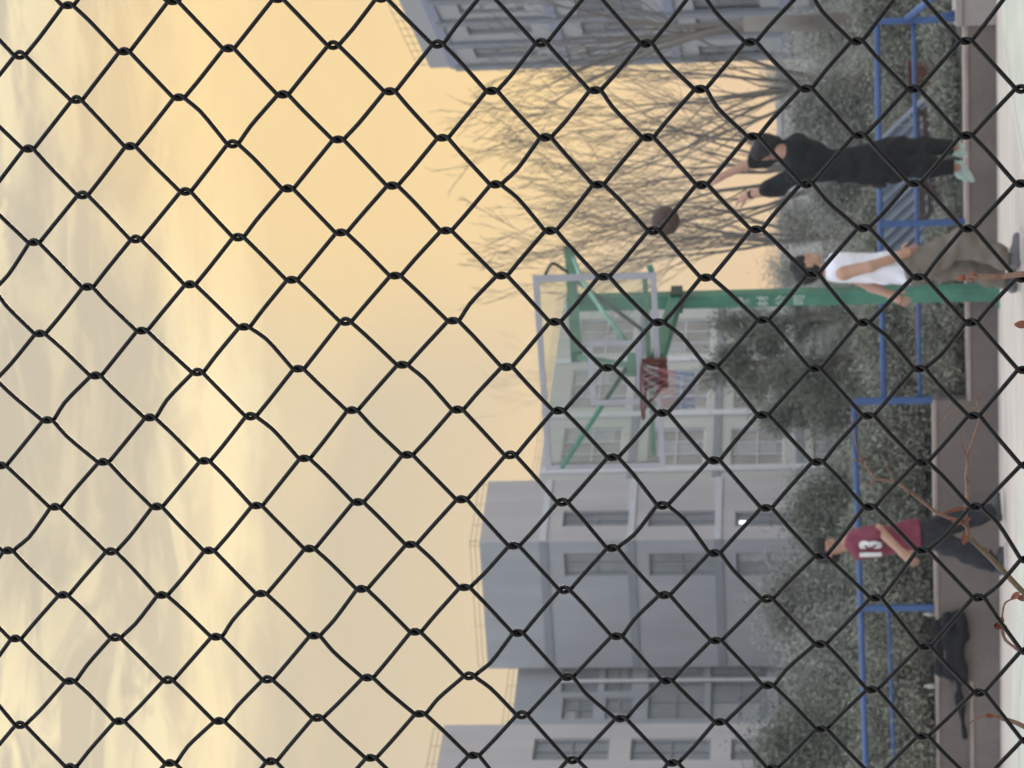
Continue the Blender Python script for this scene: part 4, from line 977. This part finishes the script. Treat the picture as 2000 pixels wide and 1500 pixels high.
# ------------------------------------------------------------------ chain-link fence
FY = R(11); FW = Vector((math.cos(FY), -math.sin(FY), 0)); FN = Vector((math.sin(FY), math.cos(FY), 0))   # FN points away from us
F0 = Vector((0, 2.0, 0))
def fence_uv(x, y):
    d = ray(x, y); s = (F0 - CAM).dot(FN) / d.dot(FN); p = CAM + d * s; return ((p - F0).dot(FW), p.z)
rowsA = {0: [(39,107),(243,100),(447,94),(651,88),(855,86),(1057,84),(1262,84),(1466,82),(1674,80),(1887,80)],
 2: [(56,290),(255,285),(455,280),(661,272),(865,269),(1066,268),(1266,268),(1471,266),(1679,264),(1888,265)],
 4: [(67,473),(266,467),(466,462),(667,454),(872,450),(1076,450),(1277,450),(1478,448),(1687,445),(1892,447)],
 6: [(79,651),(278,645),(478,638),(676,628),(886,626),(1085,628),(1287,629),(1491,625),(1688,630),(1898,630)],
 8: [(94,820),(294,815),(491,812),(689,801),(895,800),(1092,802),(1295,806),(1491,810),(1697,812),(1903,812)],
 10: [(109,990),(308,989),(503,987),(701,980),(903,975),(1100,981),(1295,986),(1498,992),(1699,990),(1907,990)],
 12: [(125,1162),(318,1162),(512,1159),(708,1150),(909,1147),(1104,1152),(1299,1162),(1500,1170),(1712,1168),(1912,1167)],
 14: [(138,1330),(330,1328),(524,1327),(720,1323),(918,1320),(1110,1322),(1304,1329),(1502,1339),(1705,1347),(1914,1352)],
 16: [(140,1497),(334,1490),(531,1487),(726,1480),(927,1475),(1120,1484),(1316,1490),(1510,1500)]}
rowsB = {-1: [(133,10),(338,2),(543,-2),(745,-4)],
 1: [(150,195),(350,190),(553,184),(762,178),(961,177),(1163,176),(1368,174),(1575,173),(1784,174),(1995,173)],
 3: [(162,380),(363,373),(563,368),(767,362),(969,360),(1169,360),(1371,360),(1576,358),(1787,358),(1995,358)],
 5: [(172,560),(372,555),(571,546),(773,538),(981,538),(1180,540),(1380,542),(1588,535),(1795,541)],
 7: [(188,733),(387,727),(584,720),(787,712),(991,716),(1188,718),(1391,716),(1593,720),(1797,720),(2000,722)],
 9: [(203,902),(401,900),(596,895),(797,888),(998,889),(1198,893),(1396,899),(1598,902),(1803,902)],
 11: [(218,1076),(410,1075),(606,1071),(804,1063),(1005,1066),(1197,1070),(1397,1080),(1604,1086),(1803,1075)],
 13: [(227,1245),(424,1243),(616,1241),(813,1234),(1013,1236),(1206,1242),(1400,1251),(1604,1258),(1808,1263)],
 15: [(235,1408),(430,1408),(622,1402),(822,1394),(1021,1396),(1214,1403),(1408,1410),(1606,1424),(1804,1438)]}
node = {}
for j, r_ in rowsA.items():
    for i, p in enumerate(r_): node[(2 * i, j)] = fence_uv(*p)
for j, r_ in rowsB.items():
    for i, p in enumerate(r_): node[(2 * i + 1, j)] = fence_uv(*p)
for (ij, p) in {(-1, 9): (3, 908), (-1, 11): (17, 1075), (-1, 13): (32, 1247), (-1, 15): (41, 1415)}.items(): node[ij] = fence_uv(*p)
kk = np.array(list(node)); uv = np.array([node[tuple(k)] for k in kk])
def basis(i, j):
    i = np.asarray(i, float); j = np.asarray(j, float); ic = (np.clip(i, -1, 19) - 9) / 9; jc = (np.clip(j, -1, 16) - 8) / 8
    return np.stack([np.ones_like(i), i, j, ic * ic, jc * jc, ic * jc, ic ** 2 * jc, jc ** 2 * ic], -1)
coef, *_ = np.linalg.lstsq(basis(kk[:, 0], kk[:, 1]), uv, rcond=None)
rf = np.random.RandomState(12)
def node_at(i, j):
    if (i, j) in node: return np.array(node[(i, j)])
    return basis(i, j) @ coef + rf.randn(2) * .0011
NODES = {}
I0, I1, J0, J1 = -16, 52, -18, 34
for i in range(I0, I1 + 1):
    for j in range(J0, J1 + 1):
        if (i + j) % 2 == 0: NODES[(i, j)] = node_at(i, j)
px = .0004
WR = .0018
tubesV, tubesF, base_i = [], [], 0
NS = 7
for k in range(J0, J1):
    pts = []
    for i in range(I0, I1 + 1):
        j = k if (i + k) % 2 == 0 else k + 1
        s, z = NODES[(i, j)]
        sg = -1 if j == k else 1                 # photo-up (towards +s) at row k, photo-down at row k+1
        amp = rf.uniform(.9, 1.2) if rf.rand() > .12 else rf.uniform(1.3, 1.6)
        for (t, w_, dp) in ((-10.5, 0, sg * -1), (-6.5, 2.6, sg * -.7), (0, 3.8, 0), (6.5, 2.6, sg * .7), (10.5, 0, sg)):
            # t runs down the fence, w away from the wire's own legs, dp is depth (+ = behind)
            pts.append((s - sg * w_ * px * amp, z - t * px, dp * .0021))
        if i < I1:
            j2 = k if (i + 1 + k) % 2 == 0 else k + 1; s2, z2 = NODES[(i + 1, j2)]
            wob = rf.randn() * .0004 + (.0020 if rf.rand() < .10 else 0) * (1 if rf.rand() < .5 else -1)
            a = np.array([s, z - 10.5 * px]); b_ = np.array([s2, z2 + 10.5 * px]); dd = b_ - a; nn_ = np.array([-dd[1], dd[0]]) / np.linalg.norm(dd)
            for t in (.07, .33, .66, .93):
                q_ = a + dd * t + nn_ * wob * (1 if t < .5 else .6) * (.15 if t < .1 or t > .9 else 1); pts.append((q_[0], q_[1], sg * .0021))
    c = np.array(catmull(pts, 2)); n_ = len(c)
    Wp = np.array(F0)[None] + c[:, :1] * np.array(FW) + c[:, 2:3] * np.array(FN); Wp[:, 2] = c[:, 1]
    T_ = np.gradient(Wp, axis=0); T_ /= np.linalg.norm(T_, axis=1)[:, None]
    nf = np.array(FN)[None] - T_ * (T_ @ np.array(FN))[:, None]; nf /= np.linalg.norm(nf, axis=1)[:, None]; bf = np.cross(T_, nf)
    an = 2 * np.pi * np.arange(NS) / NS
    ring = Wp[:, None] + WR * (nf[:, None] * np.cos(an)[None, :, None] + bf[:, None] * np.sin(an)[None, :, None])
    tubesV.append(ring.reshape(-1, 3))
    ii = np.arange(n_ - 1)[:, None] * NS; kq = np.arange(NS)[None]; k2 = (kq + 1) % NS
    q = np.stack([ii + kq, ii + NS + kq, ii + NS + k2, ii + k2], -1).reshape(-1, 4) + base_i
    tubesF.append(q); base_i += n_ * NS
fo = link_mesh('chain_link_fence', np.concatenate(tubesV), np.concatenate(tubesF), M['wire'], None, True, F0)
tag(fo, 'dark coated chain link fence of diamond mesh close in front of the camera', 'fence')

# ------------------------------------------------------------------ twigs of the shrubs just behind the fence
def FP(x, y, back=.06):                       # a point on a plane a little behind the fence
    d = ray(x, y); s = (F0 + FN * back - CAM).dot(FN) / d.dot(FN); return CAM + d * s
tp = .0004
def twig(mb, pts, r0, r1, back=.06, k=5, knots=True, seed=0):
    if seed < 12: r0, r1 = r0 * .56, r1 * .62
    rg = random.Random(seed); c = [Vector(p) for p in catmull([FP(x, y, back + (b_[0] if b_ else 0)) for (x, y, *b_) in pts], k)]
    n_ = len(c); mb.tube(c, [r0 + (r1 - r0) * i / (n_ - 1) + (rg.uniform(0, .25) * r0 if knots and rg.random() < .12 else 0) for i in range(n_)], 8)
    return c
def leaf(mb, c, d, up, L, wd, curl=.4):
    wd *= .72; c, d, up = Vector(c), Vector(d).normalized(), Vector(up); up = (up - d * up.dot(d)).normalized(); s = d.cross(up); n_ = 6; V = []
    for i in range(n_ + 1):
        t = i / n_; a = curl * t * 2; p = c + (d * math.cos(a * .5) + up * math.sin(a * .5)) * L * t; w_ = wd * math.sin(math.pi * min(.98, .08 + t * .9)) ** .8
        V += [p + s * w_ + up * w_ * .6, p, p - s * w_ + up * w_ * .6]
    mb.add(V, [q for i in range(n_) for q in ((3 * i, 3 * i + 1, 3 * i + 4, 3 * i + 3), (3 * i + 1, 3 * i + 2, 3 * i + 5, 3 * i + 4))])
def shrub(x, y, label, back):
    p = FP(x, y, back); return empty('bare_shrub', (p.x, p.y, 0), label, 'shrub', 'bare shrubs growing along the fence')
def stem_down(mb, p, r_, seed, out):
    p = Vector(p); rg = random.Random(seed); pts = [p]
    for z in (1.2, .9, .55, .2, -.02): pts.append(Vector((p.x + out[0] * (1.45 - z) + rg.uniform(-.015, .015), p.y + out[1] * (1.45 - z), z)))
    mb.tube([Vector(q_) for q_ in catmull(pts, 4)], np.linspace(r_, r_ * 2.2, 4 * (len(pts) - 1) + 1).tolist(), 8)
# main twig, forked, in front of the maroon player's legs
s1 = shrub(2000, 1130, 'forked bare twig rising behind the fence in front of the player in maroon', .07)
mb = MB()
twig(mb, [(2040, 1190), (2000, 1158), (1962, 1118), (1930, 1085), (1902, 1058), (1888, 1045)], .0044, .0031, .07, seed=1)
stem_down(mb, FP(2040, 1190, .07), .0025, 1, (.03, .06)); mb.build('stem', M['twig_olive'], s1, True)
mb = MB(); twig(mb, [(1897, 1053), (1889, 1030), (1886, 1000), (1889, 965), (1887, 930), (1890, 905), (1889, 890), (1899, 862), (1911, 826), (1914, 806), (1910, 790), (1911, 778)], .0031, .0011, .07, seed=2)
twig(mb, [(1911, 797), (1893, 797), (1878, 796), (1866, 802), (1850, 812), (1842, 824), (1833, 836)], .0012, .0007, .07, seed=3)
twig(mb, [(1911, 780), (1916, 775), (1922, 774)], .001, .0006, .07, seed=4); twig(mb, [(1912, 784), (1906, 777), (1908, 772)], .001, .0006, .07, seed=5)
twig(mb, [(1888, 900), (1882, 880), (1876, 862), (1874, 845)], .0012, .0006, .07, seed=6)
mb.build('upright_branch', M['twig_wood'], s1, True)
mb = MB(); twig(mb, [(1890, 1030), (1878, 1020), (1862, 1014), (1845, 1008), (1825, 998), (1800, 978), (1776, 960), (1755, 946), (1730, 938), (1712, 935), (1700, 922), (1690, 906), (1676, 900), (1664, 896)], .0030, .0010, .07, seed=7)
twig(mb, [(1692, 908), (1684, 897), (1676, 880), (1670, 860), (1667, 835), (1665, 810)], .0014, .0006, .07, seed=8)
twig(mb, [(1748, 944), (1741, 930), (1734, 915), (1727, 896)], .0010, .0005, .07, seed=9); twig(mb, [(1712, 936), (1702, 944), (1694, 950)], .0014, .0007, .07, seed=10)
mb.build('side_branch', M['twig_wood'], s1, True)
mb = MB(); leaf(mb, FP(1887, 992, .068), FP(1840, 998, .066) - FP(1887, 992, .068), -FN, .020, .0020, .3); leaf(mb, FP(1884, 1038, .068), FP(1876, 1052, .066) - FP(1880, 1022, .068), -FN, .012, .003, .5)
leaf(mb, FP(1856, 1012, .068), FP(1876, 1022, .066) - FP(1852, 1010, .068), -FN, .011, .003, .6); leaf(mb, FP(1887, 1016, .068), FP(1900, 1008, .066) - FP(1887, 1016, .068), -FN, .006, .002, .5)
mb.build('dry_leaves', M['dry_leaf'], s1, True)
mb = MB()
for x, y, x2, y2 in ((1928, 1078, 1933, 1070), (1889, 1058, 1878, 1050), (1776, 960, 1772, 968), (1690, 906, 1692, 898), (1893, 940, 1886, 936)):
    a = FP(x, y, .07); c = FP(x2, y2, .066); mb.tube([a, a.lerp(c, .5), c], [.0013, .0011, .0003], 6)
mb.build('buds', M['twig_olive'], s1, True)
# stubby twig with a bud crossing the white player's knees
s2 = shrub(2000, 536, 'stubby red brown twig tip in front of the knees of the player in white', -.03)
mb = MB(); twig(mb, [(2060, 530), (2010, 534), (1975, 538), (1945, 541), (1915, 540), (1898, 541), (1882, 542)], .0023, .0019, -.03, seed=12); stem_down(mb, FP(2060, 530, -.03), .0023, 3, (-.02, -.04)); mb.build('stem', M['twig_wood'], s2, True)
mb = MB(); a = FP(1884, 542, -.03); c = FP(1868, 544, -.03); mb.tube([a, a.lerp(c, .4), a.lerp(c, .8), c], [.0022, .0029, .0018, .0008], 8)
a = FP(1904, 537, -.03); c = FP(1896, 529, -.035); mb.tube([a, a.lerp(c, .5), c], [.0018, .0014, .0003], 6); a = FP(1896, 545, -.03); c = FP(1899, 552, -.035); mb.tube([a, c], [.0016, .0004], 6)
mb.build('buds', M['dry_leaf'], s2, True)
# leaf at the frame edge, and the curled dry ones to the left
s3 = shrub(2006, 632, 'single rust coloured dry leaf on a short stalk near the green pole foot', .03)
mb = MB(); twig(mb, [(2060, 622), (2025, 628), (2008, 632)], .0014, .0009, .03); stem_down(mb, FP(2060, 622, .03), .0014, 5, (.0, .03)); mb.build('stem', M['twig_wood'], s3, True)
mb = MB(); leaf(mb, FP(2012, 632, .03), FP(1980, 630, .03) - FP(2012, 632, .03), FP(2000, 700, .03) - FP(2000, 600, -.06), .0125, .0048, .3); mb.build('leaf', M['dry_leaf'], s3, True)
s4 = shrub(2000, 1210, 'thin curling twig with crumpled dry leaves near the black jacket', .05)
mb = MB(); twig(mb, [(2050, 1290), (2015, 1278), (1998, 1276), (1984, 1266), (1966, 1252), (1957, 1236), (1958, 1222)], .0016, .0009, .05, seed=21); twig(mb, [(1962, 1245), (1957, 1222), (1958, 1198), (1962, 1180), (1972, 1172), (1990, 1166), (2010, 1158)], .0009, .0006, .05, seed=22)
stem_down(mb, FP(2050, 1290, .05), .0017, 7, (.02, .05)); mb.build('stem', M['twig_wood'], s4, True)
mb = MB()
for (x, y, x2, y2, L, wd) in ((1957, 1228, 1934, 1208, .011, .0035), (1957, 1222, 1938, 1226, .010, .004), (1960, 1216, 1945, 1204, .010, .0038), (1975, 1170, 2000, 1152, .013, .0035), (1984, 1164, 2002, 1172, .012, .0035), (1996, 1275, 1978, 1280, .007, .002), (1952, 1220, 1966, 1228, .009, .003)):
    leaf(mb, FP(x, y, .048), FP(x2, y2, .046) - FP(x, y, .048), -FN + FW * .4, L, wd, .6)
mb.build('dry_leaves', M['dry_leaf'], s4, True)
s5 = shrub(2000, 1420, 'bent brown twig tip with a thin dry thread below the jacket sleeve', .04)
mb = MB(); twig(mb, [(2050, 1440), (2010, 1424), (1985, 1412), (1960, 1404), (1944, 1399), (1932, 1398)], .0022, .0016, .04, seed=31); stem_down(mb, FP(2050, 1440, .04), .0022, 9, (-.02, .05)); mb.build('stem', M['twig_wood'], s5, True)
mb = MB(); twig(mb, [(1936, 1399), (1918, 1400), (1904, 1405), (1892, 1415)], .0007, .0004, .04, seed=32); leaf(mb, FP(1940, 1400, .038), FP(1924, 1392, .038) - FP(1940, 1400, .038), -FN, .008, .003, .5); mb.build('dry_leaf', M['dry_leaf'], s5, True)
